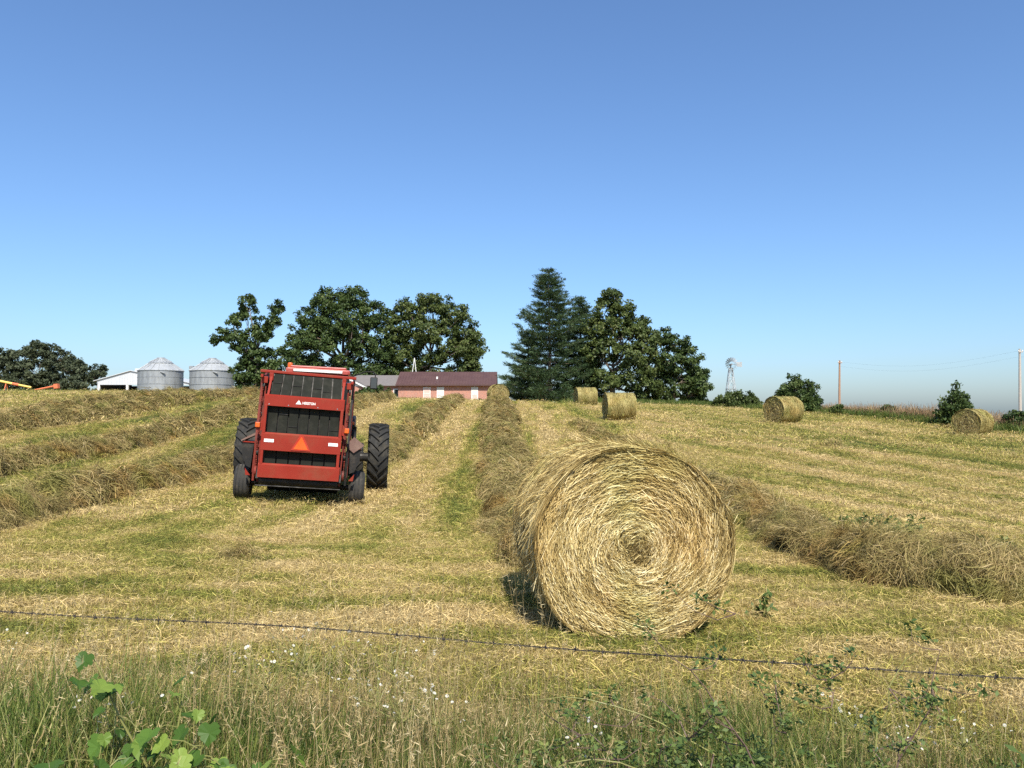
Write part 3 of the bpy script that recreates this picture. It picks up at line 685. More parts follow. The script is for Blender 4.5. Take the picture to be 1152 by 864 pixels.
# ------------------------------------------------------------------ baler and tractor
YAW, ROLL = R(11), R(4.4)
def baler():
    e = empty('round_baler', (-4.33, 16.0, gz(-4.33, 16.0)), (0, ROLL, YAW)); tag(e, 'red round hay baler with dark belts and an orange slow-vehicle triangle', 'hay baler')
    # chassis side sheets
    for sx in (-1, 1):
        b = MB().prism([(-.55, .42), (-.62, 1.2), (-.42, 2.45), (.2, 2.58), (1.3, 2.45), (1.75, 1.6), (1.6, .55), (.9, .38)], sx * .86, sx * .90, 'yz').build('side_sheet', 'black' if sx > 0 else 'red_dark', e)
        MB().prism([(-.2, .7), (-.2, 1.9), (.5, 2.25), (1.2, 1.9), (1.3, .8)], sx * .905, sx * .915, 'yz').build('side_cover', 'red_dark', b)
        MB().box((sx * .89, -.42, 1.55), (.05, .06, 1.95), (R(-5), 0, 0), .008).build('side_post', 'red_dark', e)
        MB().box((sx * .86, -.5, 2.47), (.05, .5, .06), None, .006).build('top_rail', 'red', e)
    MB().box((0, -.44, 2.575), (1.86, .10, .055), None, .01).build('top_bar', 'red', e)
    MB().box((0, .6, 2.50), (1.74, 2.0, .03), (R(3), 0, 0), .01).build('top_cover', 'black', e)
    # tailgate: three belt panels between cross beams
    def slanted(z): return -.86 + max(0, z - 1.9) * .55 - 0.0
    def belts(z0, z1, w0, w1, n, y0, y1):
        g = .026
        for i in range(n):
            a0, a1 = -w0 / 2 + w0 * i / n + g / 2, -w0 / 2 + w0 * (i + 1) / n - g / 2
            b0, b1 = -w1 / 2 + w1 * i / n + g / 2, -w1 / 2 + w1 * (i + 1) / n - g / 2
            t = .014; jy = random.uniform(-.008, .008)
            m = MB(); vs = []
            rows = 5
            for k in range(rows):
                f = k / (rows - 1); z = z0 + (z1 - z0) * f; y = y0 + (y1 - y0) * f + jy + .02 * math.sin(f * math.pi)
                l, r_ = a0 + (b0 - a0) * f, a1 + (b1 - a1) * f
                vs.append([m.bm.verts.new(p) for p in ((l, y, z), (r_, y, z), (r_, y + t, z), (l, y + t, z))])
            for p, q in zip(vs, vs[1:]):
                for j in range(4): m.bm.faces.new((p[j], p[(j + 1) % 4], q[(j + 1) % 4], q[j]))
            m.bm.faces.new(list(reversed(vs[0]))); m.bm.faces.new(vs[-1]); bl = m.build('belt', 'belt', e)
            if random.random() < .25:
                zz = z0 + (z1 - z0) * random.uniform(.2, .8); f = (zz - z0) / (z1 - z0)
                MB().box(((a0 + a1) / 2 + ((b0 + b1) / 2 - (a0 + a1) / 2) * f, y0 + (y1 - y0) * f + jy + .012, zz), (abs(a1 - a0) * .96, .026, .012)).build('belt_lacing', 'black', bl)
    belts(2.11, 2.53, 1.36, 1.32, 7, -.80, -.52)
    belts(1.38, 1.90, 1.36, 1.36, 7, -.84, -.82)
    belts(.79, 1.05, 1.36, 1.36, 6, -.80, -.84)
    for z0, z1, ya, yb in ((2.09, 2.55, -.72, -.46), (1.36, 1.92, -.76, -.74), (.77, 1.07, -.72, -.76)):
        MB().prism([(ya, z0), (yb, z1), (yb + .02, z1), (ya + .02, z0)], -.72, .72, 'yz').build('rear_shield', 'black', e)
    # cross beams (channel sections with a bent upper lip)
    def beam(z0, z1, w, y, lip, nm='cross_beam'):
        b = MB().prism([(y, z0), (y, z1 - .03), (y + lip, z1), (y + lip + .05, z1), (y + .06, z1 - .05), (y + .06, z0)], -w / 2, w / 2, 'yz').build(nm, 'red', e)
        return b
    b1 = beam(1.90, 2.12, 1.50, -.93, .07); b2 = beam(1.05, 1.39, 1.50, -.95, .03); b3 = beam(.53, .80, 1.52, -.95, .03)
    for z0, z1 in ((1.37, 1.92), (.78, 1.07)):
        for sx in (-1, 1):
            MB().box((sx * .715, -.90, (z0 + z1) / 2), (.055, .09, z1 - z0), None, .006).build('gate_post', 'red', e)
    for sx in (-1, 1):
        MB().prism([(-.93, 2.05), (-.55, 2.52), (-.48, 2.52), (-.86, 2.02)], sx * .70 - .02, sx * .70 + .02, 'yz').build('gate_arm', 'red', e)
        MB().box((sx * .70, -.56, 2.47), (.075, .06, .15), None, .006).build('hinge_lug', 'red', e)
        MB().box((sx * .82, -.56, 2.40), (.12, .08, .13), None, .01).build('hinge_block', 'red', e)
        MB().tube([(sx * .78, -.62, 1.15), (sx * .79, -.58, 1.75)], .035, 10).tube([(sx * .79, -.58, 1.75), (sx * .80, -.52, 2.35)], .018, 8).build('lift_cylinder', 'red_dark', e)
        MB().box((sx * .80, -.60, 1.55), (.05, .07, .95), (R(-3), 0, 0), .006).build('inner_post', 'red_dark', e)
        # lamp bracket and lamp
        br = MB().prism([(sx * .73, 1.42), (sx * .73, 1.66), (sx * .86, 1.50), (sx * .86, 1.42)], -.90, -.885).build('lamp_bracket', 'red', e)
        l = MB().box((sx * .835, -.93, 1.52), (.085, .05, .095), None, .012).build('marker_lamp', 'amber', e)
        MB().box((sx * .835, -.908, 1.52), (.10, .03, .11), None, .008).build('lamp_housing', 'red_dark', l)
        # roller ends and chain drive down the side
        for k, (z, r_) in enumerate(((2.28, .07), (1.98, .09), (1.72, .06), (1.28, .085), (.98, .06), (.62, .10))):
            MB().lathe([(0.012, -.02), (r_, -.02), (r_, .02), (.012, .02)], 18, 'x', (sx * .83, -.55 - .02 * k, z), True).build('sprocket', 'red_dark' if k % 2 else 'black', e)
        ch = MB()
        for k in range(46):
            z = .62 + k * .036; ch.box((sx * .835, -.665 + .03 * math.sin(k * .3), z), (.022, .03, .022), (R(20 * (k % 2)), 0, 0))
        ch.build('drive_chain', 'red_dark', e)
        MB().tube([(sx * .77, -.72, .42), (sx * .79, -.70, 1.3)], .016, 6).build('guard_rod', 'red_dark', e)
    # slow-vehicle triangle, stickers, emblem
    tri = MB().prism([(-.185, 1.075), (.185, 1.075), (.03, 1.375), (-.03, 1.375)], -.965, -.957).build('warning_triangle', 'sign_red', e)
    MB().prism([(-.135, 1.10), (.135, 1.10), (0, 1.345)], -.972, -.9655).build('orange_face', 'orange', tri)
    for x in (-.60, .60): MB().box((x, -.954, 1.235), (.18, .004, .06)).build('reflector', 'sticker', b2)
    MB().prism([(-.17, 1.965), (-.06, 1.965), (-.115, 2.045)], -.936, -.932).build('emblem_triangle', 'sticker', b1)
    cu = bpy.data.curves.new('lettering', 'FONT'); cu.body = 'HESSTON'; cu.size = .066; cu.align_x = 'LEFT'; cu.extrude = .001; cu.offset = .0018; cu.materials.append(M['sticker'])
    tmp = bpy.data.objects.new('tmp', cu); COL.objects.link(tmp); tm = bpy.data.meshes.new_from_object(tmp.evaluated_get(bpy.context.evaluated_depsgraph_get())); bpy.data.objects.remove(tmp)
    t = link('lettering', tm, 'sticker', b1); t.location = (-.045, -.9335, 1.972); t.rotation_euler = (R(90), 0, 0); t.scale = (.86, 1, 1)
    for x in (-.66, -.3, .25, .62):
        MB().lathe([(0, -.936), (.012, -.936), (.012, -.928)], 8, 'y', (x, 0, 1.93)).build('bolt', 'steel', b1)
    # belly, pickup, lower roller and axle
    MB().prism([(-.84, .50), (-.30, .36), (1.0, .40), (1.3, .8), (-.6, .8)], -.80, .80, 'yz').build('belly_pan', 'black', e)
    MB().lathe([(0, -.74), (.085, -.74), (.085, .74), (0, .74)], 18, 'x', (0, -.72, .46)).build('gate_roller', 'black', e)
    MB().tube([(-.80, -.80, .36), (.80, -.80, .36)], .014, 8).build('lower_bar', 'black', e)
    MB().tube([(-1.16, 0, .34), (1.16, 0, .34)], .055, 10).build('axle', 'black', e)
    pk = MB().lathe([(0, -.72), (.17, -.72), (.17, .72), (0, .72)], 16, 'x', (0, .75, .30)).build('pickup_reel', 'black', e)
    tn = MB()
    for k in range(14):
        for a in range(5):
            th = a * 1.257 + k * .3; tn.tube([(-.66 + k * .1, .75 + .16 * math.cos(th), .30 + .16 * math.sin(th)), (-.66 + k * .1, .75 + .27 * math.cos(th + .2), .30 + .25 * math.sin(th + .2))], .004, 4)
    tn.build('pickup_tines', 'steel', pk)['kind'] = 'stuff'
    for sx in (-1, 1):
        t0 = MB().lathe([(.17, -.13), (.29, -.155), (.335, -.12), (.345, -.05), (.345, .05), (.335, .12), (.29, .155), (.17, .13)], 36, 'x', (sx * 1.12, 0, .345), True)
        w = autosmooth(t0.build('tyre', 'tyre_dusty', e), 40)
        gr = MB()
        for k in range(4): gr.lathe([(.349, -.012 + (k - 1.5) * .07), (.351, (k - 1.5) * .07), (.349, .012 + (k - 1.5) * .07), (.34, (k - 1.5) * .07)], 36, 'x', (sx * 1.12, 0, .345), True)
        gr.build('tread_rib', 'tyre', w)
        MB().lathe([(0, -.04), (.09, -.05), (.12, -.02), (.17, -.12), (.19, -.12), (.19, .12), (.17, .12), (.12, .0), (.09, .05), (0, .05)], 24, 'x', (sx * 1.12, 0, .345)).build('rim', 'rim', w, True)
        # wheel guard: peaked dusty plate with a dark box below
        MB().prism([(sx * .82, 1.22), (sx * .99, 1.40), (sx * 1.20, 1.24), (sx * 1.0, 1.08)] if sx > 0 else [(-.80, 1.42), (-1.16, 1.20), (-1.16, 1.17), (-.80, 1.36)], -.55, -.42 if sx > 0 else .2).build('wheel_guard', 'brown_steel', e)
        MB().prism([(sx * .92, 1.16), (sx * 1.14, 1.16), (sx * 1.13, .92), (sx * 1.04, .70), (sx * .95, .66)], -.50, .30).build('guard_box', 'black', e)
        MB().box((sx * 1.02, -.515, 1.165), (.24, .02, .022)).build('guard_lip', 'red', e)
        MB().prism([(sx * .94, .52), (sx * 1.05, .66), (sx * 1.03, .52)], -.53, -.51).build('gusset', 'red', e)
    MB().prism([(.55, .78), (.67, .78), (.67, 1.25), (.52, 1.6), (.46, 1.6)], .98, 1.02, 'yz').build('side_shield', 'black', e)
    MB().tube([(1.01, -.40, .70), (1.04, -.1, 1.05), (.95, .5, 1.5)], .05, 8).build('hydraulic_hose', 'black', e)
    # drawbar to the tractor
    MB().prism([(-.5, .55), (.5, .55), (.09, .48), (-.09, .48)], .0, .01).build('tongue_plate', 'red_dark', e)
    MB().tube([(-.55, 1.2, .5), (-.06, 1.95, .45)], .06, 8).tube([(.55, 1.2, .5), (.06, 1.95, .45)], .06, 8).build('drawbar', 'red_dark', e)
    return e
baler()

def lug_tyre(rad, width, nl, depth, parent, loc):
    """rubber tyre with chevron lugs, axis along x"""
    x, y, z = loc; h = width / 2
    t = MB().lathe([(rad * .56, -h * .75), (rad * .72, -h * .97), (rad * .88, -h * .98), (rad * .955, -h * .8), (rad * .97, 0), (rad * .955, h * .8), (rad * .88, h * .98), (rad * .72, h * .97), (rad * .56, h * .75)], 48, 'x', loc, True)
    w = autosmooth(t.build('tyre', 'tyre', parent), 40)
    m = MB()
    for k in range(nl):
        for sx in (-1, 1):
            a0 = 2 * math.pi * (k + (.5 if sx > 0 else 0)) / nl
            secs = []
            for f in (0, .33, .66, 1.0):
                xx = sx * h * (-.04 + 1.02 * f); a = a0 - .62 * f * (h / rad) * 1.7          # bars meet at the top as a V
                rb = rad * (.965 - .02 * f ** 3); rt = rb + depth * (1 - .25 * (f == 1.0)); da = (.045 if f < 1 else .06)
                secs.append([m.bm.verts.new((x + xx, y + r_ * math.cos(aa), z + r_ * math.sin(aa))) for r_, aa in ((rb, a - da), (rt, a - da * .75), (rt, a + da * .75), (rb, a + da))])
            for p, q in zip(secs, secs[1:]):
                for j in range(4): m.bm.faces.new((p[j], p[(j + 1) % 4], q[(j + 1) % 4], q[j]))
            m.bm.faces.new(list(reversed(secs[0]))); m.bm.faces.new(secs[-1])
    m.build('tread_lugs', 'tyre', w)
    r = rad
    MB().lathe([(0, -.06), (r * .22, -.07), (r * .30, -.02), (r * .52, -h * .6), (r * .57, -h * .78), (r * .60, -h * .74), (r * .60, h * .74), (r * .57, h * .78), (r * .52, h * .6), (r * .30, .03), (r * .22, .06), (0, .06)], 32, 'x', loc).build('rim', 'rim', w, True)
    return w

def tractor():
    X0, Y0 = -4.70, 18.5
    e = empty('farm_tractor', (X0, Y0, gz(X0, Y0) - .03), (0, R(2.6), YAW)); tag(e, 'red cab tractor ahead of the baler with big lugged rear tyres', 'tractor')
    for sx in (-1, 1):
        lug_tyre(.80, .48, 22, .05, e, (sx * 1.47, 0, .82))
        lug_tyre(.52, .34, 18, .035, e, (sx * .98, 2.55, .54))
        f = MB().prism([(-.75, 1.55), (-.6, 1.72), (0, 1.80), (.6, 1.70), (.75, 1.45), (.7, 1.42), (.55, 1.63), (0, 1.73), (-.58, 1.65), (-.7, 1.52)], sx * .74, sx * .92, 'yz').build('fender', 'black', e)
        MB().box((sx * .83, -.72, 1.62), (.12, .05, .07), None, .01).build('tail_lamp', 'amber', f)
    MB().tube([(-1.5, 0, .82), (1.5, 0, .82)], .11, 12).build('rear_axle', 'black', e)
    MB().tube([(-.95, 2.55, .54), (.95, 2.55, .54)], .07, 10).build('front_axle', 'black', e)
    MB().box((0, .2, .85), (.55, 1.6, .55), None, .05).build('transmission', 'black', e)
    MB().box((0, -.65, .55), (.10, .5, .06)).build('hitch', 'black', e)
    MB().prism([(1.0, 1.0), (3.2, .95), (3.3, 1.35), (3.1, 1.55), (1.0, 1.75)], -.36, .36, 'yz').build('hood', 'red_t', e)
    MB().box((0, 3.29, 1.15), (.6, .04, .45), None, .01).build('grille', 'black', e)
    MB().tube([(.3, 1.6, 1.6), (.3, 1.6, 2.5), (.3, 1.68, 2.6)], .045, 10).build('exhaust', 'black', e)
    MB().box((0, .35, 1.25), (1.3, 1.3, .12), None, .03).build('cab_floor', 'black', e)
    for sx in (-1, 1):
        for y0, y1 in ((-.32, -.38), (1.02, .95)):
            MB().tube([(sx * .70, y0, 1.3), (sx * .66, y1, 2.73)], .035, 8).build('cab_post', 'black', e)
        MB().prism([(-.30, 1.35), (1.0, 1.35), (.93, 2.71), (-.36, 2.71)], sx * .675, sx * .681, 'yz').build('side_glass', 'glass', e)
    MB().box((0, -.36, 2.05), (1.28, .006, 1.32), (R(3), 0, 0)).build('rear_window', 'glass', e)
    MB().box((0, 1.0, 2.05), (1.28, .006, 1.32), (R(-3), 0, 0)).build('windscreen', 'glass', e)
    MB().box((0, .2, 1.5), (.5, .5, .14), None, .05).box((0, -.02, 1.82), (.48, .12, .55), None, .05).build('seat', 'black', e)
    MB().lathe([(.17, -.012), (.19, 0), (.17, .012), (.15, 0)], 20, 'z', (0, .62, 1.85), True).tube([(0, .8, 1.35), (0, .62, 1.85)], .02, 6).build('steering_wheel', 'black', e)
    rf = MB().box((0, .32, 2.785), (1.46, 1.5, .13), None, .05).build('cab_roof', 'red_t', e)
    MB().box((0, .32, 2.875), (1.28, 1.3, .06), None, .025).build('roof_cap', 'red_t', rf)
    MB().box((0, -.445, 2.785), (1.1, .02, .05), None, .006).build('roof_trim', 'sticker', rf)
    for sx in (-1, 1): MB().box((sx * .62, -.45, 2.78), (.12, .05, .09), None, .012).build('work_lamp', 'red_t', rf)
    bc = MB().lathe([(0, .0), (.045, 0), (.045, .03), (.03, .04), (.03, .10)], 14, 'z', (-.66, -.1, 2.72)).build('beacon_stem', 'red_dark', rf)
    MB().lathe([(.0, .10), (.055, .10), (.058, .22), (.045, .25), (0, .255)], 16, 'z', (-.66, -.1, 2.72)).build('beacon', 'amber', bc)
    MB().tube([(.66, .9, 2.72), (1.10, .75, 2.90), (1.28, .70, 2.90), (1.33, .69, 2.85), (1.33, .69, 2.76)], .016, 6).build('mirror_arm', 'black', e)
    mi = MB().box((1.30, .69, 2.62), (.18, .07, .30), None, .03).build('mirror', 'black', e)
    MB().box((1.30, .652, 2.62), (.14, .004, .25)).build('mirror_glass', 'glass', mi)
    MB().tube([(-.72, .9, 2.53), (-1.15, .75, 2.50)], .016, 6).build('mirror_arm', 'black', e)
    MB().box((-1.18, .73, 2.30), (.18, .07, .30), None, .03).build('mirror', 'black', e)
    return e
tractor()

# ------------------------------------------------------------------ trees
def leaves_np(centres, per, spread, size, g, outward=None, flat=0.0, aspect=1.6):
    n = len(centres) * per
    c = np.repeat(centres, per, 0) + unit(g.normal(0, 1, (n, 3))) * (spread * g.random((n, 1)) ** .6) * np.array([1, 1, .8])
    nr = g.normal(0, 1, (n, 3)); nr[:, 2] = np.abs(nr[:, 2]) + flat
    if outward is not None: nr += np.repeat(outward, per, 0) * .8
    nr = unit(nr); u = unit(np.cross(nr, g.normal(0, 1, (n, 3)))); v = np.cross(nr, u)
    s = size * (.55 + .9 * g.random((n, 1)))
    k = .45
    V = np.stack([c - u * s * aspect * .5, c - v * s * k, c + u * s * aspect * .5 - nr * s * .15, c + v * s * k], 1).reshape(-1, 3)
    F = np.arange(n * 4).reshape(-1, 4)
    cl = np.repeat(g.normal(0, .13, len(centres)), per)
    r = np.repeat(np.clip(g.normal(.5, .17, n) + cl, 0, 1), 4)
    return V, F, r

def limb_pts(a, b, g, bend=.12, k=5):
    a, b = Vector(a), Vector(b); d = b - a; o = Vector(g.normal(0, 1, 3)) * d.length * bend
    return [a + d * t + o * math.sin(t * math.pi) + Vector((0, 0, -d.length * .10 * math.sin(t * math.pi))) for t in np.linspace(0, 1, k)]

def broadleaf(x, y, lobes, trunk_h, trunk_r, seed, label, name='shade_tree', mat='leaf_a', per=46, size=.30, dens=1.0, group=None, clump=.62, lean=0.0, stems=1):
    """lobes: (dx, dy, height, rx, ry, rz); leaves gathered in clumps on limbs that reach every lobe"""
    g = np.random.default_rng(seed); z0 = gz(x, y)
    e = empty(name, (x, y, z0)); tag(e, label, 'tree', group)
    m = MB(); fork = Vector((lean, 0, trunk_h))
    for s in range(stems):
        bx = (s - (stems - 1) / 2) * trunk_r * 3
        m.tube([(bx * .8, 0, -.3), (bx * .9, 0, trunk_h * .3), (bx * .6 + lean * .4, 0, trunk_h * .7), tuple(fork)], [trunk_r * 1.35, trunk_r, trunk_r * .9, trunk_r * .8], 9)
    cs, outs = [], []
    for (dx, dy, h, rx, ry, rz) in lobes:
        c = Vector((dx, dy, h)); base = fork + Vector((0, 0, max(0, (h - trunk_h) * .25)))
        if c.z < fork.z + .5: base = Vector((lean * .7, 0, trunk_h * .75))
        lp = limb_pts(base, c, g); r0 = trunk_r * (.28 + .25 * min(1, rx / 3)); m.tube(lp, [r0 * (1 - .7 * t) for t in np.linspace(0, 1, 5)], 6)
        nc = max(5, int(dens * 4.6 * (rx * ry * rz) ** .667 / clump ** 1.5))
        d = unit(g.normal(0, 1, (nc, 3))); rad = (.45 + .55 * g.random(nc) ** .5) * (1 + .16 * g.normal(0, 1, nc))
        p = np.array([dx, dy, h]) + d * rad[:, None] * np.array([rx, ry, rz])
        cs.append(p); outs.append(d)
        for q in p[g.random(nc) < .35]:
            k = g.integers(2, 5); b0 = lp[k]; m.tube(limb_pts(b0, q, g, .1, 3), [r0 * .28, r0 * .18, r0 * .07], 4, False)
    m.build('trunk', 'bark', e)
    cs = np.concatenate(cs); outs = np.concatenate(outs)
    V, F, r = leaves_np(cs, per, clump, size, g, outs)
    o = link('crown', mesh_np('crown', V, F, mat, r), None, e); o['kind'] = 'stuff'
    return e

# walnut-like loose tree beside the grain bins (metres: 8.4 px each at this distance)
broadleaf(-34.3, 105, [(-4.2, 0, 8.8, 1.1, 1.2, .9), (-5.4, .5, 8.2, .8, .8, .6), (-3.2, 0, 10.6, 1.1, 1.1, .8), (-1.6, .6, 11.6, 1.3, 1.3, 1.1), (-1.3, 0, 13.4, 1.0, 1.1, .8), (.6, -.4, 9.2, 1.7, 1.8, 1.6),
    (2.6, .3, 12.2, 1.0, 1.0, 1.0), (1.9, 0, 10.6, .9, 1.0, .9), (-1.8, -.6, 7.6, 1.8, 1.8, 1.4), (.2, .5, 5.6, 2.6, 2.2, 1.9), (-1.6, .5, 4.0, 1.9, 2.0, 1.7), (1.8, 0, 3.6, 2.0, 2.0, 1.8), (-.4, 0, 2.2, 2.2, 2.0, 1.4), (3.6, .5, 6.2, 1.3, 1.5, 1.2)],
    4.2, .30, 41, 'loose open-crowned tree with ragged boughs beside the grain bins', per=85, size=.21, dens=1.15, clump=.62)
broadleaf(-27.5, 127, [(-6.2, 0, 10.5, 2.6, 3, 2.2), (-5.0, 0, 14.0, 2.8, 3, 2.2), (-2.2, 0, 17.0, 2.6, 3, 1.9), (1.6, 0, 17.2, 2.4, 3, 1.9), (4.8, 0, 14.4, 2.6, 3, 2.3), (.5, -1.5, 13.2, 3.4, 3, 2.6), (-3.0, -1.5, 10.4, 2.8, 3, 2.0),
    (3.4, -1.0, 9.6, 2.8, 3, 2.0), (6.3, 0, 9.0, 2.2, 2.6, 2.2), (-7.4, 0, 7.2, 2.0, 2.4, 1.8), (.4, 0, 6.6, 2.6, 2.2, 1.6), (5.6, 0, 5.4, 2.4, 2.2, 1.8), (-4.6, 0, 6.0, 2.6, 2.4, 1.8), (-1.5, 0, 4.4, 2.6, 2.4, 1.4), (2.8, 0, 4.4, 2.4, 2.2, 1.5)], 5.5, .55, 42,
    'broad dense shade tree rising straight behind the baler', per=80, size=.25, clump=.85, dens=1.35)
broadleaf(-13.3, 128, [(-5.6, 0, 12.8, 2.4, 3, 2.2), (-3.6, 0, 15.8, 2.6, 3, 1.9), (.2, 0, 17.3, 2.6, 3, 1.6), (3.4, 0, 15.4, 2.5, 3, 2.1), (5.8, 0, 12.2, 2.2, 2.6, 2.0), (7.0, 0, 9.2, 1.7, 2, 1.5), (0, -1.2, 12.6, 3.0, 3, 2.4), (3.6, -.8, 9.6, 2.8, 3, 2.0),
    (5.6, 0, 6.2, 2.2, 2.4, 1.7), (-5.4, 0, 8.8, 2.0, 2.4, 1.9), (.6, 0, 8.2, 1.6, 2.0, 1.3), (-5.6, 0, 5.2, 1.8, 2, 1.6), (2.2, 0, 5.0, 2.2, 2, 1.6), (-3.0, 0, 11.0, 2.4, 2.4, 2.0), (4.8, 0, 4.2, 2.0, 2, 1.4), (7.2, 0, 11.0, 1.4, 1.8, 1.4), (-2.6, 1.5, 7.0, 2.4, 2.4, 1.8), (-7.0, 1.5, 6.4, 2.2, 2.4, 2.0), (-3.8, 1, 4.0, 2.4, 2.2, 1.5), (6.4, 0, 7.2, 1.8, 2, 1.6)], 6.5, .42, 43,
    'tall shade tree with pale forked trunks right behind the brick house', per=80, size=.25, clump=.85, stems=2, mat='leaf_b', dens=1.25)
broadleaf(11.3, 88, [(.0, 0, 12.4, 1.2, 1.4, .9), (-.6, 0, 11.0, 1.6, 1.6, 1.2), (1.2, 0, 10.6, 1.5, 1.6, 1.2), (2.8, 0, 9.0, 1.7, 1.8, 1.4), (-2.0, 0, 9.0, 1.6, 1.8, 1.4), (.4, -.8, 8.2, 2.3, 2, 1.8), (3.9, 0, 7.0, 1.8, 2, 1.5), (-2.0, -.6, 6.2, 1.9, 2, 1.6),
    (1.6, -1, 5.6, 2.2, 2, 1.6), (4.2, 0, 4.6, 1.6, 2, 1.3), (-1.8, 0, 3.2, 2.0, 2, 1.4), (1.2, -.6, 3.0, 2.1, 2, 1.3), (3.6, 0, 2.4, 1.8, 2, 1.2)], 3.2, .34, 44,
    'olive-green leafy tree crowded against the pines', per=80, size=.19, clump=.60, mat='leaf_b', dens=1.15)
broadleaf(18.6, 90, [(-1.6, 0, 8.3, 1.4, 1.5, 1.0), (.2, 0, 7.6, 1.5, 1.5, 1.0), (1.6, 0, 6.0, 1.5, 1.6, 1.2), (-.6, -.6, 5.4, 2.0, 2, 1.5), (2.7, 0, 4.2, 1.4, 1.6, 1.1), (3.5, 0, 2.5, 1.1, 1.4, .9), (1.0, -.6, 3.4, 1.9, 2, 1.2), (-2.0, 0, 3.4, 1.6, 2, 1.3), (2.5, 0, 1.9, 1.3, 1.5, .8), (-.6, 0, 1.8, 1.5, 1.6, .9)],
    2.2, .26, 45, 'dark rounded tree at the outer edge of the grove beside the pines', per=80, size=.19, clump=.56, dens=1.15)
for (x, y, lob, sd, lab) in (
    (-97, 142, [(-3, 0, 6.2, 3.2, 3, 2.4), (1.5, 0, 6.6, 3.0, 3, 2.2), (4.2, 0, 4.6, 2.6, 3, 2.2), (-.5, -1, 3.2, 4.0, 3, 2.2), (-5, 0, 3.8, 3, 3, 2.4)], 51, 'dark spreading tree cut by the edge of the picture behind the auger pipes'),
    (-86.5, 143, [(-2.6, 0, 7.0, 2.4, 2.6, 1.6), (.4, 0, 7.8, 2.2, 2.4, 1.2), (3.0, 0, 6.4, 2.2, 2.4, 1.5), (0, -1, 4.4, 3.6, 3, 2.2), (-2.4, -1, 2.4, 3.0, 3, 1.8), (2.8, -1, 2.4, 3.0, 3, 1.8), (-.8, 0, 9.0, .8, .8, .5)], 52, 'dark middle tree of the far clump, the tallest of it'),
    (-77.5, 141, [(-1.6, 0, 4.8, 2.2, 2.4, 1.6), (1.2, 0, 4.2, 2.0, 2.2, 1.4), (2.8, 0, 4.6, .9, 1, .7), (0, -1, 2.4, 3.0, 2.6, 1.7)], 53, 'dark low tree of the far clump nearest the white shed')):
    broadleaf(x, y, [tuple(v * 1.13 for v in l) for l in lob], 2.4, .22, sd, lab, per=70, size=.27, clump=.75, mat='leaf_far', group='far clump of dark trees')

def pine(x, y, H, prof, seed, label, top_bend=0.0, skew=None):
    """prof: (height fraction, half width to the left, half width to the right)"""
    g = np.random.default_rng(seed); z0 = gz(x, y); e = empty('pine_tree', (x, y, z0)); tag(e, label, 'tree', 'pines on the crest')
    m = MB(); zz = np.linspace(-.3, H, 9); m.tube([(top_bend * max(0, z / H - .6) * 2.5, 0, z) for z in zz], [max(.02, .26 * (1 - max(0, z) / H)) for z in zz], 8)
    pf = np.array(prof); cs, dirs = [], []
    z = .5
    while z < H - .2:
        f = z / H; nb = 7 if f < .9 else 4; a0 = g.random() * 6.283
        for k in range(nb):
            a = a0 + k * 6.283 / nb + g.normal(0, .25); ca = math.cos(a)
            wl, wr = np.interp(f, pf[:, 0], pf[:, 1]), np.interp(f, pf[:, 0], pf[:, 2])
            L = (wl if ca < 0 else wr) * abs(ca) + (wl + wr) * .5 * (1 - abs(ca)); L *= g.uniform(.55, 1.22)
            if L < .15: continue
            d = Vector((ca, math.sin(a), 0)); b = Vector((top_bend * max(0, f - .6) * 2.5, 0, z)); rise = g.normal(.12 + .5 * max(0, f - .6), .07); pts = []
            for t in np.linspace(0, 1, 5): pts.append(b + d * (L * t) + Vector((0, 0, L * (rise * t - .28 * t * (1 - t) * 1.3 + .10 * t * t))))
            m.tube(pts, [.045 * (1 - .75 * t) * (1 - .5 * f) for t in np.linspace(0, 1, 5)], 4, False)
            nt = max(3, int(L * 4.4))
            for q in range(nt):
                t = .22 + .78 * (q + g.random()) / nt; i = min(3, int(t * 4)); p = pts[i].lerp(pts[i + 1], t * 4 - i)
                lat = d.cross(Vector((0, 0, 1))) * g.normal(0, .22 * L * (1.15 - t) + .10)
                cs.append(p + lat + Vector((0, 0, .06 + g.normal(0, .06)))); dirs.append(d * .8 + lat * .6 + Vector((0, 0, .45)))
        z += g.uniform(.50, .80) * (1 if f < .8 else .7)
    m.build('trunk', 'bark', e)
    C = np.array([c[:] for c in cs]); D = unit(np.array([d[:] for d in dirs])); per = 34
    n = len(C) * per; c = np.repeat(C, per, 0) + g.normal(0, 1, (n, 3)) * np.array([.20, .20, .06])
    d = unit(np.repeat(D, per, 0) + g.normal(0, .55, (n, 3))); L = .17 + .2 * g.random(n)
    P = c[:, None] + d[:, None] * (L[:, None, None] * np.linspace(0, 1, 3)[None, :, None])
    side = unit(np.cross(d, g.normal(0, 1, (n, 3)))); cl = np.repeat(g.normal(0, .12, len(C)), per)
    V, F, r = strips(P, .035 + .04 * g.random(n), side, np.clip(g.normal(.5, .18, n) + cl, 0, 1))
    o = link('crown', mesh_np('crown', V, F, 'needle', r), None, e); o['kind'] = 'stuff'
pine(4.2, 87, 15.4, [(0, 5.0, 4.5), (.08, 5.2, 4.8), (.22, 4.6, 4.6), (.34, 4.2, 4.6), (.42, 3.5, 4.4), (.52, 3.5, 4.0), (.60, 3.9, 3.6), (.66, 2.6, 3.2), (.72, 1.5, 3.0), (.79, 2.3, 1.6), (.85, 2.0, 1.3), (.90, .8, 1.7), (.95, .8, .7), (1, .1, .1)], 61, 'tallest dark pine with a crooked top and layered boughs', -.2)
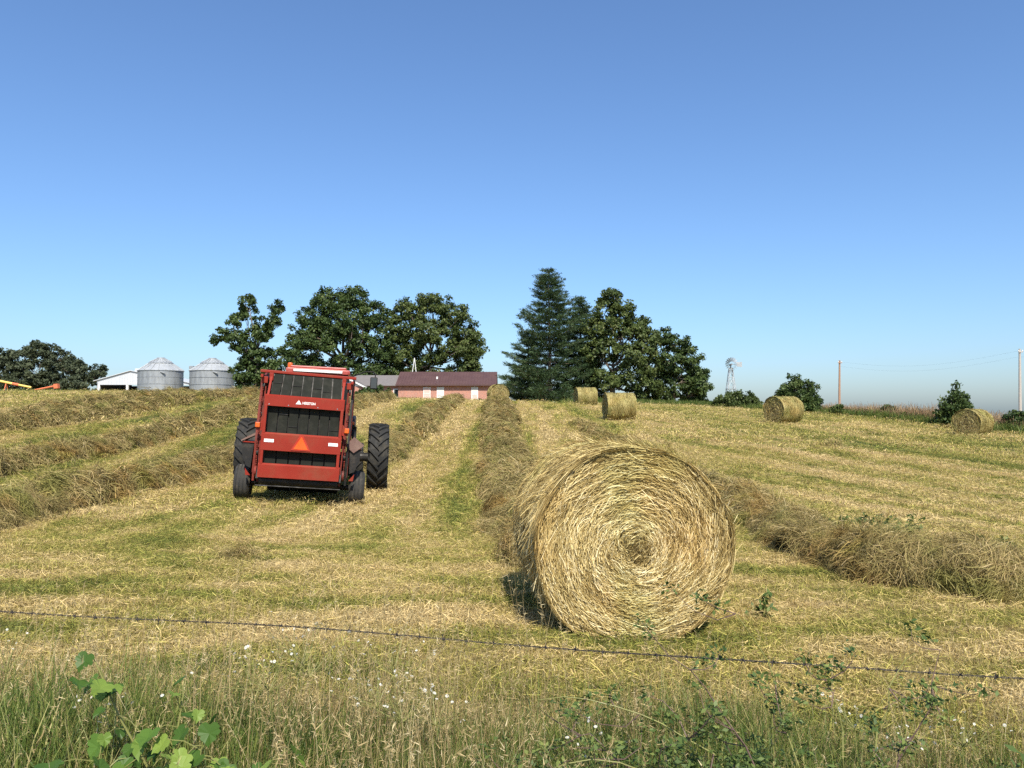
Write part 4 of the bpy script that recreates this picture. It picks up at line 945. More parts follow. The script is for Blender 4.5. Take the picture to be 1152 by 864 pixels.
pine(7.9, 90, 12.6, [(0, 4.4, 4.0), (.3, 3.8, 3.4), (.55, 2.6, 2.3), (.75, 1.6, 1.5), (.9, .8, .8), (1, .1, .1)], 62, 'shorter pine tucked between the tall pine and the leafy trees')
pine(1.9, 90, 8.4, [(0, 3.6, 3.0), (.3, 3.0, 2.6), (.6, 1.7, 1.6), (.85, .7, .7), (1, .1, .1)], 63, 'low pine skirting the left foot of the tall pine')

# ------------------------------------------------------------------ bushes of the rough strip and the yard
def bush(x, y, w, h, seed, label, mat='leaf_a', size=.22, per=40, name='bush', spiky=0.0, n=None):
    g = np.random.default_rng(seed); e = empty(name, (x, y, gz(x, y))); tag(e, label, 'bush')
    n = n or int(10 + 16 * w * h ** .7); a = g.random(n) * 6.283; r = np.sqrt(g.random(n)) * w * .5
    top = h * (.35 + .65 * g.random(n)) * (1 - .55 * (2 * r / w) ** 2); C = np.c_[r * np.cos(a), r * np.sin(a) * .8, top]
    if spiky:
        k = g.random(n) < .3; C[k, 2] *= 1 + spiky * g.random(k.sum())
    low = C.copy(); low[:, 2] *= .45; C = np.concatenate([C, low])
    m = MB()
    for q in C[:n]: m.tube(limb_pts((g.normal(0, .12 * w * .4), g.normal(0, .1), -.1), q, g, .08, 4), [.035, .026, .016, .006], 4, False)
    m.build('stems', 'bark', e)
    V, F, rr = leaves_np(C, int(per * 1.6), .16 + .08 * h, size * .62, g)
    o = link('foliage', mesh_np('foliage', V, F, mat, rr), None, e); o['kind'] = 'stuff'
bush(21.6, 75, 4.6, 2.0, 71, 'wide low green bush at the foot of the windmill', 'leaf_b', .20)
bush(23.4, 64, 3.4, 3.0, 72, 'small wind-bent tree standing behind the bale with the shaded end', 'leaf_a', .20, 44, 'small_tree', .35)
bush(27.6, 57.5, 1.6, 1.1, 73, 'small round bush right of the brown pole', 'leaf_a', .16)
bush(28.6, 55.8, 1.5, 1.0, 74, 'low dark bush midway along the rough strip', 'leaf_a', .16)
bush(28.6, 50.6, 1.9, 2.7, 75, 'upright leafy bush beside the bale farthest to the side', 'leaf_a', .18, 42, 'bush', .2)
bush(31.2, 48.2, 1.9, 1.5, 76, 'broad bush at the very edge near the grey pole', 'leaf_a', .17, 38, 'bush', .3)
bush(25.2, 60.5, 1.5, .9, 77, 'little bush at the foot of the small wind-bent tree', 'leaf_b', .16)
bush(21.3, 91, 4.4, 1.7, 69, 'dark undergrowth below the outermost tree of the grove', 'leaf_a', .24)
bush(15.6, 92, 5.0, 1.9, 68, 'low brush between the trunks of the grove behind the bales', 'leaf_b', .24)
bush(-18.2, 104, 5.4, 2.4, 78, 'clipped green bush in front of the grey-roofed wing', 'leaf_a', .24)
bush(-4.1, 104, 1.6, .9, 79, 'little shrub by the corner of the brick house', 'leaf_a', .2)

def verge_tuft(seed, n, h, w, dryfrac, mat_, seeds=False, spread=.09, lean=.22):
    g = np.random.default_rng(seed)
    p0 = np.c_[g.normal(0, spread, n), g.normal(0, spread, n), np.full(n, -.03)]
    d = unit(np.c_[g.normal(0, lean, n), g.normal(0, lean, n), np.ones(n)]); L = h * (.45 + .6 * g.random(n))
    a = g.random(n) * 6.283; b = np.c_[np.cos(a), np.sin(a), -.5 * np.ones(n)] * (np.abs(g.normal(.30, .2, n)) * (.4 if seeds else 1))[:, None]
    t = np.linspace(0, 1, 6)[None, :, None]
    P = p0[:, None] + d[:, None] * (L[:, None, None] * t) + b[:, None] * (L[:, None, None] * t ** 2.4)
    ang = g.random(n) * 6.283; side = np.c_[np.cos(ang), np.sin(ang), np.zeros(n)]
    parts = [strips(P, w * (.6 + .8 * g.random(n)), side, np.clip(g.beta(2, 2.4, n), 0, 1))]
    if seeds:
        for i in range(n):
            if g.random() > .75: continue
            k = 22; f = .80 + .20 * g.random(k); seg = np.clip((f * 5).astype(int), 0, 4); fr = f * 5 - seg
            c = P[i][seg] * (1 - fr[:, None]) + P[i][np.minimum(seg + 1, 5)] * fr[:, None]
            dd = unit(g.normal(0, .55, (k, 3)) + np.array([b[i, 0] * 2, b[i, 1] * 2, .5])); LL = (.010 + .014 * g.random(k)) * (h / .8)
            Q = c[:, None] + dd[:, None] * (LL[:, None, None] * np.linspace(0, 1, 3)[None, :, None])
            parts.append(strips(Q, np.full(k, .0024) * (.7 + .6 * g.random(k)), unit(np.cross(dd, g.normal(0, 1, (k, 3)))), np.clip(g.normal(.6, .2, k), 0, 1)))
    V, F, r = cat_vf([(p[0], p[1], p[2]) for p in parts]) if all(p[1].shape[1] == 4 for p in parts) else parts[0]
    return mesh_np('tuft', V, F, mat_, r)

# rough strip along the right-hand field edge: green below, reddish seed grass on top
def rough_strip():
    gr = pieces('strip_green', [verge_tuft(300 + i, 26, .75, .035, 0, 'grass', False, .28) for i in range(3)])
    sd = pieces('strip_seed', [verge_tuft(310 + i, 22, 1.05, .028, 0, 'seedhead', False, .28, .15) for i in range(3)])
    s = RNG.random(5200); y = 92 - s * 64; off = RNG.gamma(2.0, 1.1, len(s)); x = boundary_x(y) + off - .3
    k = x < .74 * y + 2; x, y, off = x[k], y[k], off[k]
    z = ground_np(x, y); n = len(x); s1 = .7 + .6 * RNG.random(n)
    scatter('rough_grass', np.c_[x, y, z], rand_rot(n), s1, gr, None, 'strip of uncut green grass along the edge of the field')
    mask = (y < 66) & (RNG.random(n) < .8) & (off > .6); x2, y2, z2 = x[mask] + .5, y[mask] + .3, None
    n2 = len(x2); s2 = (.85 + .55 * RNG.random(n2)) * np.clip(1.15 - np.abs(y2 - 54) / 40, .5, 1.15)
    scatter('seed_grass', np.c_[x2, y2, ground_np(x2, y2)], rand_rot(n2), s2, sd, None, 'reddish-brown ripe seed grass on the strip below the brown pole')
    # weeds under the pines and along the crest by the house and bins
    xs, ys = [], []
    for (xa, ya, xb, yb, nn) in ((6.5, 82, 20, 79, 900), (-66, 100, -24, 98, 700), (-24, 99, 0, 97, 300), (-90, 118, -55, 112, 400)):
        t = RNG.random(nn); xs.append(xa + (xb - xa) * t + RNG.normal(0, .8, nn)); ys.append(ya + (yb - ya) * t + RNG.normal(0, 1.5, nn))
    x3, y3 = np.concatenate(xs), np.concatenate(ys); n3 = len(x3)
    scatter('rough_grass', np.c_[x3, y3, ground_np(x3, y3)], rand_rot(n3), .7 + .7 * RNG.random(n3), gr, None, 'tall weeds along the crest by the grove and farm buildings')
rough_strip()

# clumps of uncut weeds in the mown field
def weed(x, y, h, w, seed, label, per=26, size=.055, mat='weedleaf'):
    g = np.random.default_rng(seed); e = empty('weed_clump', (x, y, gz(x, y))); tag(e, label, 'weed')
    n = max(5, int(10 * w / .4)); tip = np.c_[g.normal(0, w * .4, n), g.normal(0, w * .3, n), h * (.4 + .6 * g.random(n))]
    m = MB(); C = []
    for q in tip:
        lp = limb_pts((q[0] * .4, q[1] * .4, -.02), q, g, .1, 4); m.tube(lp, [.006, .005, .004, .002], 4, False)
        for k in (1, 2, 3): C.append(np.array(lp[k][:]))
    m.build('stems', 'cane', e); V, F, r = leaves_np(np.array(C), per // 3, .07, size, g, None, .3, 2.0)
    o = link('foliage', mesh_np('foliage', V, F, mat, r), None, e); o['kind'] = 'stuff'
weed(2.12, 6.75, .20, .15, 81, 'leafy green weed standing just right of the big bale', 15, .035)
weed(5.6, 11.6, .34, .7, 82, 'uncut weed tuft behind the shaggy windrow pile, the larger', 40, .032)
weed(5.3, 12.9, .16, .7, 83, 'low uncut weeds farther up behind the shaggy windrow pile', 36, .03)
weed(6.6, 10.9, .16, .5, 84, 'low uncut weeds to the right behind the shaggy windrow pile', 36, .03)

# ------------------------------------------------------------------ farm buildings
def house():
    X, Y = -9.25, 110; z = gz(X, Y); e = empty('brick_house', (X, Y, z + .25)); tag(e, 'low brick ranch house with dark brown metal roof and a grey-roofed wing', 'house')
    W, H, D = 13.5, 2.75, 8.0
    MB().prism([(-W / 2, -1.0), (W / 2, -1.0), (W / 2, H), (-W / 2, H)], 0, D).build('wall', 'brick', e)
    MB().prism([(-.02, H), (D / 2, H + 1.75), (D + .02, H)], -W / 2 + .02, W / 2 - .02, 'yz').build('gable', 'white', e)
    rf = MB().prism([(-.55, H - .12), (-.55, H - .0), (D / 2, H + 2.0), (D + .55, H), (D + .55, H - .12), (D / 2, H + 1.86)], -W / 2 - .3, W / 2 + .35, 'yz').build('roof', 'roof_brown', e)
    rb = MB()
    sl = math.hypot(D / 2 + .55, 2.0); an = math.atan2(2.0, D / 2 + .55)
    for k in range(34): rb.box((-W / 2 + k * .41, D / 4 - .275, H + 1.02), (.05, sl * .99, .05), (an, 0, 0))
    rb.build('roof_ribs', 'roof_brown', rf)
    MB().box((0, -.58, H - .10), (W + .66, .06, .18)).build('fascia', 'roof_brown', rf)
    MB().box((-1.4, 1.2, H + .98), (.22, .22, .36), None, .02).build('roof_vent', 'white', rf)
    def win(x, z0, w, h, cur):
        f = MB(); f.box((x, -.03, z0 + h / 2), (w + .16, .08, h + .16)); fo = f.build('window', 'white', e)
        MB().box((x, -.075, z0 + h / 2), (w, .02, h)).build('pane', 'glass' if cur is None else cur, fo)
        MB().box((x, -.095, z0 + h / 2), (w, .03, .05)).build('sash_bar', 'white', fo)
        MB().box((x, -.11, z0 - .10), (w + .25, .14, .06)).build('sill', 'white', fo)
    win(-2.72, .55, .85, 1.75, 'curtain_pink'); win(-.82, 1.0, .85, 1.3, 'curtain'); win(4.0, .35, .8, 2.0, 'curtain')
    MB().box((4.0, -.10, .95), (.62, .03, .7)).build('door_panel', 'curtain_pink', e)
    # wing with grey shingles, and its front gable
    wg = MB().prism([(-W / 2 - 6.6, -1.0), (-W / 2 - .02, -1.0), (-W / 2 - .02, H - .15), (-W / 2 - 6.6, H - .15)], .6, D - .6).build('wing_wall', 'brick', e)
    MB().prism([(.05, H - .2), (.05, H - .1), (D / 2, H + 1.5), (D - .05, H - .1), (D - .05, H - .2), (D / 2, H + 1.36)], -W / 2 - 7.0, -W / 2 - .31, 'yz').build('wing_roof', 'roof_grey', e)
    x0 = -W / 2 - 1.05
    win_x = x0 + .75
    f = MB().box((win_x, .56, 1.55), (.95, .08, 1.2)).build('window', 'white', e); MB().box((win_x, .51, 1.55), (.72, .02, 1.0)).build('pane', 'glass', f)
    gx0, gx1, gm = -W / 2 - 12.6, -W / 2 - 4.4, -W / 2 - 8.5
    MB().prism([(gx0, -1), (gx1, -1), (gx1, H - .35), (gx0, H - .35)], -2.6, .58).build('porch_wall', 'brick', e)
    MB().prism([(gx0, H - .35), (gx1, H - .35), (gm, H + 1.55)], -2.62, .57).build('porch_gable', 'white', e)
    MB().prism([(gx0 - .5, H - .62), (gx0 - .5, H - .5), (gm, H + 1.85), (gx1 + .5, H - .5), (gx1 + .5, H - .62), (gm, H + 1.7)], -2.95, 3.0).build('porch_roof', 'roof_grey', e)
    MB().prism([(gx0 - .52, H - .72), (gx0 - .52, H - .5), (gm, H + 1.86), (gx1 + .52, H - .5), (gx1 + .52, H - .72), (gm, H + 1.62)], -3.0, -2.952).build('rake_board', 'white', e)
house()

def yard_mast():
    x, y = -15.4, 122; e = empty('antenna_mast', (x, y, gz(x, y))); tag(e, 'pale leaning antenna poles above the joint of the two house roofs', 'antenna')
    MB().tube([(-.9, 0, -.2), (.15, 0, 7.6)], .06, 6).build('pole', 'white', e); MB().tube([(1.1, 0, -.2), (.15, 0, 7.6)], .06, 6).build('pole', 'white', e)
yard_mast()

def grain_bin(x, y, rad, hw, hr, label, ladder=False):
    z = gz(x, y); e = empty('grain_bin', (x, y, z)); tag(e, label, 'grain bin', 'grain bins')
    prof = [(rad, -.5)]
    for k in range(int(hw / .11)):
        prof.append((rad + (.03 if k % 2 else -.01), k * .11))
    prof.append((rad, hw)); MB().lathe(prof, 56).build('wall', 'galv', e, True)
    hp = MB()
    for k in range(1, 4): hp.lathe([(rad + .035, hw * k / 4 - .02), (rad + .055, hw * k / 4 - .02), (rad + .055, hw * k / 4 + .02), (rad + .035, hw * k / 4 + .02)], 56, 'z', (0, 0, 0), True)
    hp.build('hoops', 'galv', e)
    rf = MB().lathe([(rad + .12, hw - .06), (rad + .12, hw + .0), (rad * .52, hw + hr * .56), (rad * .50, hw + hr * .66), (rad * .18, hw + hr * .93), (rad * .18, hw + hr * 1.02), (0, hw + hr * 1.02)], 40).build('roof', 'galv_roof', e)
    rb = MB()
    for k in range(20):
        a = k * 2 * math.pi / 20; c, s = math.cos(a), math.sin(a)
        rb.tube([(c * (rad + .12), s * (rad + .12), hw + .03), (c * rad * .53, s * rad * .53, hw + hr * .59)], .055, 4).tube([(c * rad * .49, s * rad * .49, hw + hr * .70), (c * rad * .19, s * rad * .19, hw + hr * .96)], .045, 4)
    rb.build('roof_ribs', 'galv_roof', rf)
    MB().lathe([(rad * .5, hw + hr * .55), (rad * .56, hw + hr * .55), (rad * .56, hw + hr * .60), (rad * .5, hw + hr * .68)], 40, 'z', (0, 0, 0), True).build('roof_ring', 'galv', rf)
    MB().box((1.6, -rad * .93, hw - .35), (.7, .25, .12), (0, R(20), 0)).build('hatch', 'galv_roof', e)
    if ladder:
        MB().box((-rad * .82, -1.2, hw + .45), (.6, .6, .45), None, .04).build('roof_hatch', 'galv', rf)
grain_bin(-52.6, 117, 3.15, 4.05, 1.95, 'corrugated grain bin standing next to the white open shed')
grain_bin(-44.9, 117, 3.15, 4.2, 1.9, 'corrugated grain bin partly shaded by the loose ragged tree', True)

def shed():
    X, Y = -64.4, 132; z = gz(X, Y); e = empty('machine_shed', (X, Y, z)); tag(e, 'white tin machine shed with a dark open front beside the bins', 'shed')
    L, Rr, D = -5.7, 10.4, 12; ze, zr, za = 3.1, 2.6, 4.75
    MB().prism([(L, 2.4), (0, 2.4), (0, za), (L, ze)], 0, .08).prism([(0.002, 2.4), (Rr, 2.4), (Rr, zr), (0.002, za)], 0, .08).build('gable', 'tin', e)
    MB().prism([(L - .5, ze - .1), (L - .5, ze), (0, za + .1), (Rr + .4, zr + .05), (Rr + .4, zr - .05), (0, za)], -.25, D).build('roof', 'tin', e)
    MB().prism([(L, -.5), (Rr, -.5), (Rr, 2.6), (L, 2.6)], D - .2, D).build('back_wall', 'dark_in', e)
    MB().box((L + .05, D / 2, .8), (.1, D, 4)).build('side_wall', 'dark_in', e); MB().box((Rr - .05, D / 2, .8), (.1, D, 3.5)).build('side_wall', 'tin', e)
    for x in (-.6, -5.4, 4.2): MB().box((x, .16, .95), (.38, .3, 3.2)).build('post', 'white', e)
    MB().box((0.9, .6, za + .18), (.75, .75, .5), None, .08).build('ridge_vent', 'tin', e)
    rb = MB()
    for k in range(36):
        x = L + .2 + k * .45
        if x < Rr - .1: top = (za + (x / L) * (ze - za)) if x < 0 else (za + (x / Rr) * (zr - za)); rb.box((x, -.015, (2.43 + top) / 2), (.05, .03, max(.05, top - 2.47)))
    rb.build('siding_ribs', 'tin', e)
shed()

def back_shed():
    X, Y = 10.6, 96; e = empty('brick_outbuilding', (X, Y, gz(X, Y))); tag(e, 'glimpse of a reddish outbuilding low between the two bales by the pines', 'outbuilding')
    MB().prism([(-1.2, -.6), (1.2, -.6), (1.2, 1.5), (-1.2, 1.5)], 0, 2.5).build('wall', 'brick', e)
    MB().prism([(-1.5, 1.45), (0, 2.2), (1.5, 1.45), (1.5, 1.38), (0, 2.1), (-1.5, 1.38)], -.2, 2.7).build('roof', 'roof_grey', e)
    w = MB().box((0, -.03, .7), (.7, .06, .8)).build('window', 'white', e); MB().box((0, -.07, .7), (.55, .02, .65)).build('pane', 'glass', w)
back_shed()

def windmill():
    x, y = 42, 150; e = empty('farm_windmill', (x, y, gz(x, y))); e.scale = (1.3, 1.3, 1.22); tag(e, 'galvanised farm windmill on a lattice tower at the edge of the field', 'windmill')
    H = 7.4; b = 1.0; t = .22
    for sx in (-1, 1):
        for sy in (-1, 1): MB().tube([(sx * b, sy * b, -.5), (sx * t, sy * t, H)], .055, 5).build('leg', 'galv_roof', e)
    g = MB()
    for k in range(5):
        f0, f1 = k / 5, (k + 1) / 5; w0, w1 = b + (t - b) * f0, b + (t - b) * f1; z0, z1 = H * f0, H * f1
        for s in (-1, 1):
            g.tube([(-w0, s * w0, z0), (w1, s * w1, z1)], .03, 4).tube([(w0, s * w0, z0), (-w1, s * w1, z1)], .03, 4).tube([(s * w0, -w0, z0), (s * w1, w1, z1)], .03, 4).tube([(-w1, s * w1, z1), (w1, s * w1, z1)], .035, 4)
    g.build('lattice', 'galv_roof', e)
    MB().box((0, 0, H * .55), (1.3, 1.3, .08)).build('platform', 'galv', e)
    MB().tube([(0, -.5, H + .5), (0, .5, H + .5)], .14, 8).tube([(0, 0, H - .1), (0, 0, H + .5)], .10, 8).build('gearbox', 'galv', e)
    cz = H + .55; m = empty('wheel', (0, -.55, cz), (0, 0, R(14))); m.parent = e
    for k in range(18):
        a = k * 2 * math.pi / 18; c, s = math.cos(a), math.sin(a); p = Vector((c, 0, s)); q = Vector((-s, 0, c)); w0, w1 = .05, .10
        MB().poly([p * .42 - q * w0 + Vector((0, -.07, 0)), p * 1.05 - q * w1 + Vector((0, -.10, 0)), p * 1.05 + q * w1 * .6 + Vector((0, .08, 0)), p * .42 + q * w0 * .6 + Vector((0, .05, 0))]).build('blade', 'galv', m)
    MB().lathe([(.72, -.01), (.75, -.01), (.75, .02), (.72, .02)], 30, 'y', (0, .06, 0), True).lathe([(0, -.1), (.12, -.1), (.12, .1), (0, .1)], 12, 'y').build('hub', 'galv', m)
    MB().tube([(.2, .1, cz), (1.15, .25, cz)], .035, 5).prism([(.95, cz - .28), (1.75, cz - .42), (1.75, cz + .42), (.95, cz + .28)], .24, .26).build('tail_vane', 'galv_roof', e)
windmill()

def poles():
    def pole(x, y, h, mat, label, arm):
        e = empty('utility_pole', (x, y, gz(x, y))); tag(e, label, 'utility pole', 'utility poles')
        MB().tube([(0, 0, -.5), (.06, 0, h * .5), (.16, 0, h)], [.17, .15, .11], 10).build('shaft', mat, e)
        MB().box((.16, -.14, h - .35), (arm, .1, .1)).build('crossarm', mat, e)
        for s in (-1, 1): MB().lathe([(0, 0), (.05, 0), (.06, .08), (.03, .14), (0, .14)], 10, 'z', (.16 + s * arm * .42, -.14, h - .28)).build('insulator', 'white', e)
        return Vector((x + .16, y, gz(x, y) + h))
    a = pole(46.0, 110, 9.2, 'pole_wood', 'thin reddish-brown utility pole rising behind the rough strip', .55)
    b = pole(55.8, 86, 10.9, 'pole_grey', 'pale utility pole at the very right edge of the picture', .5)
    for k, off in enumerate((-.2, -.85)):
        m = MB(); n = 24
        d = b - a; p1 = a + Vector((0, 0, off)); p2 = b + Vector((0, 0, off)) + d * .9
        m.tube([p1.lerp(p2, t) - Vector((0, 0, 1.1 * math.sin(min(1, t * 1.9) * math.pi) if t < .53 else .6 * math.sin((t - .526) / .474 * math.pi))) for t in np.linspace(0, 1, n)], .004, 5)
        o = m.build('power_line', 'cable'); tag(o, ['upper thin power line strung between the two utility poles', 'lower thin power line strung between the two utility poles'][k], 'cable', 'power lines')
poles()

def augers():
    e = empty('grain_auger', (-68.4, 108, gz(-68.4, 108))); tag(e, 'long yellow auger pipe with a red band lying tilted at the field edge', 'auger')
    MB().tube([(-9, 0, 3.3), (-.6, 0, 1.58)], .16, 12).build('pipe', 'yellow', e); MB().tube([(-.6, 0, 1.58), (.25, 0, 1.41)], .19, 12).build('red_band', 'orange_paint', e)
    MB().tube([(.25, 0, 1.41), (2.0, 0, 1.05)], .14, 12).build('pipe_end', 'yellow', e)
    for x, h in ((-6.5, 2.7), (-1.5, 1.7)): MB().tube([(x, -.7, -.2), (x, 0, h), (x, .7, -.2)], .06, 6).build('stand', 'orange_paint', e)
    e2 = empty('auger_section', (-63.3, 106, gz(-63.3, 106))); tag(e2, 'short faded orange auger section with a flared box end', 'auger')
    MB().tube([(-1.9, 0, .60), (1.5, 0, 1.30)], .12, 10).build('pipe', 'orange_paint', e2); MB().box((1.55, 0, 1.22), (.55, .6, .62), (0, R(-8), 0), .03).build('hopper', 'orange_paint', e2)
    MB().tube([(1.2, -.4, -.2), (1.3, 0, 1.0), (1.2, .4, -.2)], .05, 6).tube([(-1.8, 0, -.2), (-1.8, 0, .6)], .05, 6).build('stand', 'black', e2)
augers()

# ------------------------------------------------------------------ barbed wire fence
def fence():
    A, B = Vector((-7.6, 5.15)), Vector((6.6, 2.45)); L = (B - A).length; d = (B - A) / L
    mid = A + d * (L * .5)
    e = empty('barbed_wire_fence', (mid.x, mid.y, gz(mid.x, mid.y))); tag(e, 'rusty barbed wire strung across the verge in front of the field', 'fence')
    def wp(s):
        p = A + d * s; f = s / L
        return Vector((p.x, p.y, gz(p.x, p.y) + .70 + .05 * f - .10 * math.sin(f * math.pi) + .015 * math.sin(s * 1.3)))
    n = int(L / .011); o = e.location
    for ph in (0, math.pi):
        pts = [wp(i * L / n) - o + Vector((-d.y * math.cos(i * .75 + ph), d.x * math.cos(i * .75 + ph), math.sin(i * .75 + ph))) * .0026 for i in range(n + 1)]
        MB().tube(pts, .0019, 4).build('wire', 'wire', e)
    m = MB()
    for s in (-1, 1):
        m.tube([(-.004, 0, 0), (0, .006, .006), (.004, 0, -.006 * s), (.008, -.005, .004)], .0024, 5)
    m.tube([(-.006, -.012, -.014), (0, 0, 0), (.004, .014, .016)], .0016, 4).tube([(.006, -.014, .013), (0, 0, 0), (-.004, .012, -.015)], .0016, 4)
    bm_ = m.mesh('barb', 'wire'); k = 0; s = .05
    while s < L:
        p = wp(s) - o
        if abs(p.x + o.x) < .75 * (p.y + o.y) + .4:
            b = link('barb', bm_, None, e); b.location = p; b.rotation_euler = (random.uniform(0, 6.28), 0, math.atan2(d.y, d.x))
        s += random.uniform(.115, .14); k += 1
    for s in (0, L):
        p = A + d * s; g0 = gz(p.x, p.y)
        MB().tube([Vector((p.x, p.y + .03, g0 - .3)) - o, Vector((p.x, p.y + .03, g0 + 1.2)) - o], .055, 10).build('post', 'pole_grey', e)
fence()

# ------------------------------------------------------------------ roadside verge
def edge_y(x):      # far edge of the uncut verge
    return 4.55 - .19 * x + .25 * np.sin(x * 1.7)

def verge():
    short = pieces('verge_short', [verge_tuft(400 + i, 40, .26, .0042, 0, 'grass' if i % 2 else 'dry', False, .12, .5) for i in range(6)])
    green = pieces('verge_green', [verge_tuft(420 + i, 30, .55, .0060, 0, 'grass', False, .07, .2) for i in range(5)])
    dry = pieces('verge_dry', [verge_tuft(440 + i, 8, .90, .0025, 0, 'dry', True, .10, .13) for i in range(6)])
    def pts(n, ya, yb):
        y = ya + (yb - ya) * RNG.random(n); x = (RNG.random(n) * 2 - 1) * (.72 * y + 2.6); return x, y
    x, y = pts(8600, 1.9, 5.6); k = y < edge_y(x) + RNG.normal(0, .15, len(x)); x, y = x[k], y[k]
    n = len(x); s = (.55 + .7 * RNG.random(n)) * np.clip(1.35 - .25 * (y - 2), .6, 1.3)
    scatter('short_grass', np.c_[x, y, ground_np(x, y)], rand_rot(n, .15), s, short, None, 'short tangled grass of the verge below the wire')
    # tall green grass: thickest at the bottom left corner and under the briars
    x, y = pts(16500, 1.7, 4.0)
    dens = np.clip(1.0 * np.exp(-((x + 1.8) / 1.1) ** 2) * (y < 3.6) + .75 * np.exp(-((x - .9) / .7) ** 2) * (y < 3.3) + .35 * (y < 2.9) + .12, 0, 1)
    dens = dens * np.where((np.abs(x + 1.1) < .5) & (y < 2.85), .3, 1)
    k = RNG.random(len(x)) < dens; x, y = x[k], y[k]; n = len(x)
    tall = .62 + .55 * np.exp(-((x + 1.9) / 1.1) ** 2) + .25 * np.exp(-((x - .9) / .7) ** 2); s = tall * (.65 + .5 * RNG.random(n))
    scatter('green_grass', np.c_[x, y, ground_np(x, y)], rand_rot(n, .12), s, green, None, 'tall green grass blades at the bottom of the verge')
    x, y = pts(1600, 1.9, 4.5); k = RNG.random(len(x)) < (.38 + .45 * np.exp(-((x + .6) / .6) ** 2)); k &= ~((np.abs(x + 1.1) < .5) & (y < 2.85) & (RNG.random(len(x)) < .7)); x, y = x[k], y[k]; n = len(x)
    s = (.6 + .5 * RNG.random(n)) * np.where(x < 0.1, 1.08, .85)
    scatter('dry_stalks', np.c_[x, y, ground_np(x, y)], rand_rot(n, .10), s, dry, None, 'thin dry grass stalks with pale seed heads rising from the verge')
verge()

def leaf_mesh(seed):
    """lobed, toothed grape leaf about 1 unit across, stalk at the origin, tip towards +y"""
    g = np.random.default_rng(seed); pr = [(0, .02), (.16, -.10), (.34, -.06), (.46, .10), (.42, .20), (.52, .30), (.46, .46), (.34, .46), (.36, .62), (.22, .72), (.12, .80), (0, .98)]
    out = [(a * (1 + g.normal(0, .04)), b) for a, b in pr] + [(-a * (1 + g.normal(0, .04)), b) for a, b in reversed(pr[1:-1])]
    V = [(0, .38, -.05)] + [(a, b, .16 * abs(a) + .10 * (b - .4) ** 2 - (.12 if b > .9 else 0) + g.normal(0, .015)) for a, b in out]
    n = len(out); bm = bmesh.new(); vs = [bm.verts.new(v) for v in V]
    for i in range(n): bm.faces.new((vs[0], vs[1 + i], vs[1 + (i + 1) % n]))
    me = bpy.data.meshes.new('leaf'); bm.to_mesh(me); bm.free()
    a = me.attributes.new('rnd', 'FLOAT', 'POINT'); a.data.foreach_set('value', np.full(len(me.vertices), float(g.uniform(.1, .95)), np.float32)); me.materials.append(M['grape']); return me

def grape_vine():
    x0, y0 = -1.13, 2.80; e = empty('wild_grape_vine', (x0, y0, gz(x0, y0))); e.scale = (1.05, 1, 1.02); tag(e, 'wild grape vine with broad lobed green leaves climbing through the grass', 'vine')
    g = np.random.default_rng(91); ms = [leaf_mesh(500 + i) for i in range(9)]
    shoots = [[(.1, .1, 0), (-.1, 0, .35), (-.22, -.05, .62), (-.30, -.05, .80)], [(.1, .1, 0), (.0, -.1, .3), (.0, -.15, .52), (.02, -.12, .72)], [(.1, .1, 0), (.25, -.1, .25), (.40, -.2, .42), (.52, -.25, .50)],
              [(0, .1, 0), (-.3, -.1, .22), (-.50, -.15, .38), (-.62, -.2, .44)], [(.05, .1, 0), (.15, -.15, .3), (.22, -.2, .45), (.32, -.2, .52)], [(.05, .1, 0), (-.1, -.15, .3), (-.15, -.2, .48), (-.2, -.22, .55)], [(.05, .1, 0), (.1, -.15, .3), (.10, -.2, .50), (.12, -.22, .60)]]
    for sh in shoots:
        P = [Vector(p) for p in sh]; MB().tube(P, [.006, .005, .004, .002], 5).build('stem', 'cane', e)
        for k in range(24):
            t = .12 + .88 * (k + g.random() * .6) / 24; i = min(2, int(t * 3)); p = P[i].lerp(P[min(3, i + 1)], t * 3 - i)
            q = p + Vector((g.normal(0, .055), g.normal(-.03, .045), g.normal(.02, .035))); s = g.uniform(.042, .082)
            o = link('leaf', ms[g.integers(0, 9)], None, e); o.location = q; o.scale = (s, s, s); o.rotation_euler = (g.normal(R(-42), .40), g.normal(0, .35), g.normal(R(180), .9))
            MB().tube([p, p.lerp(q, .5) + Vector((0, 0, .012)), q], [.002, .0016, .0014], 4, False).build('leaf_stalk', 'cane', e)
grape_vine()

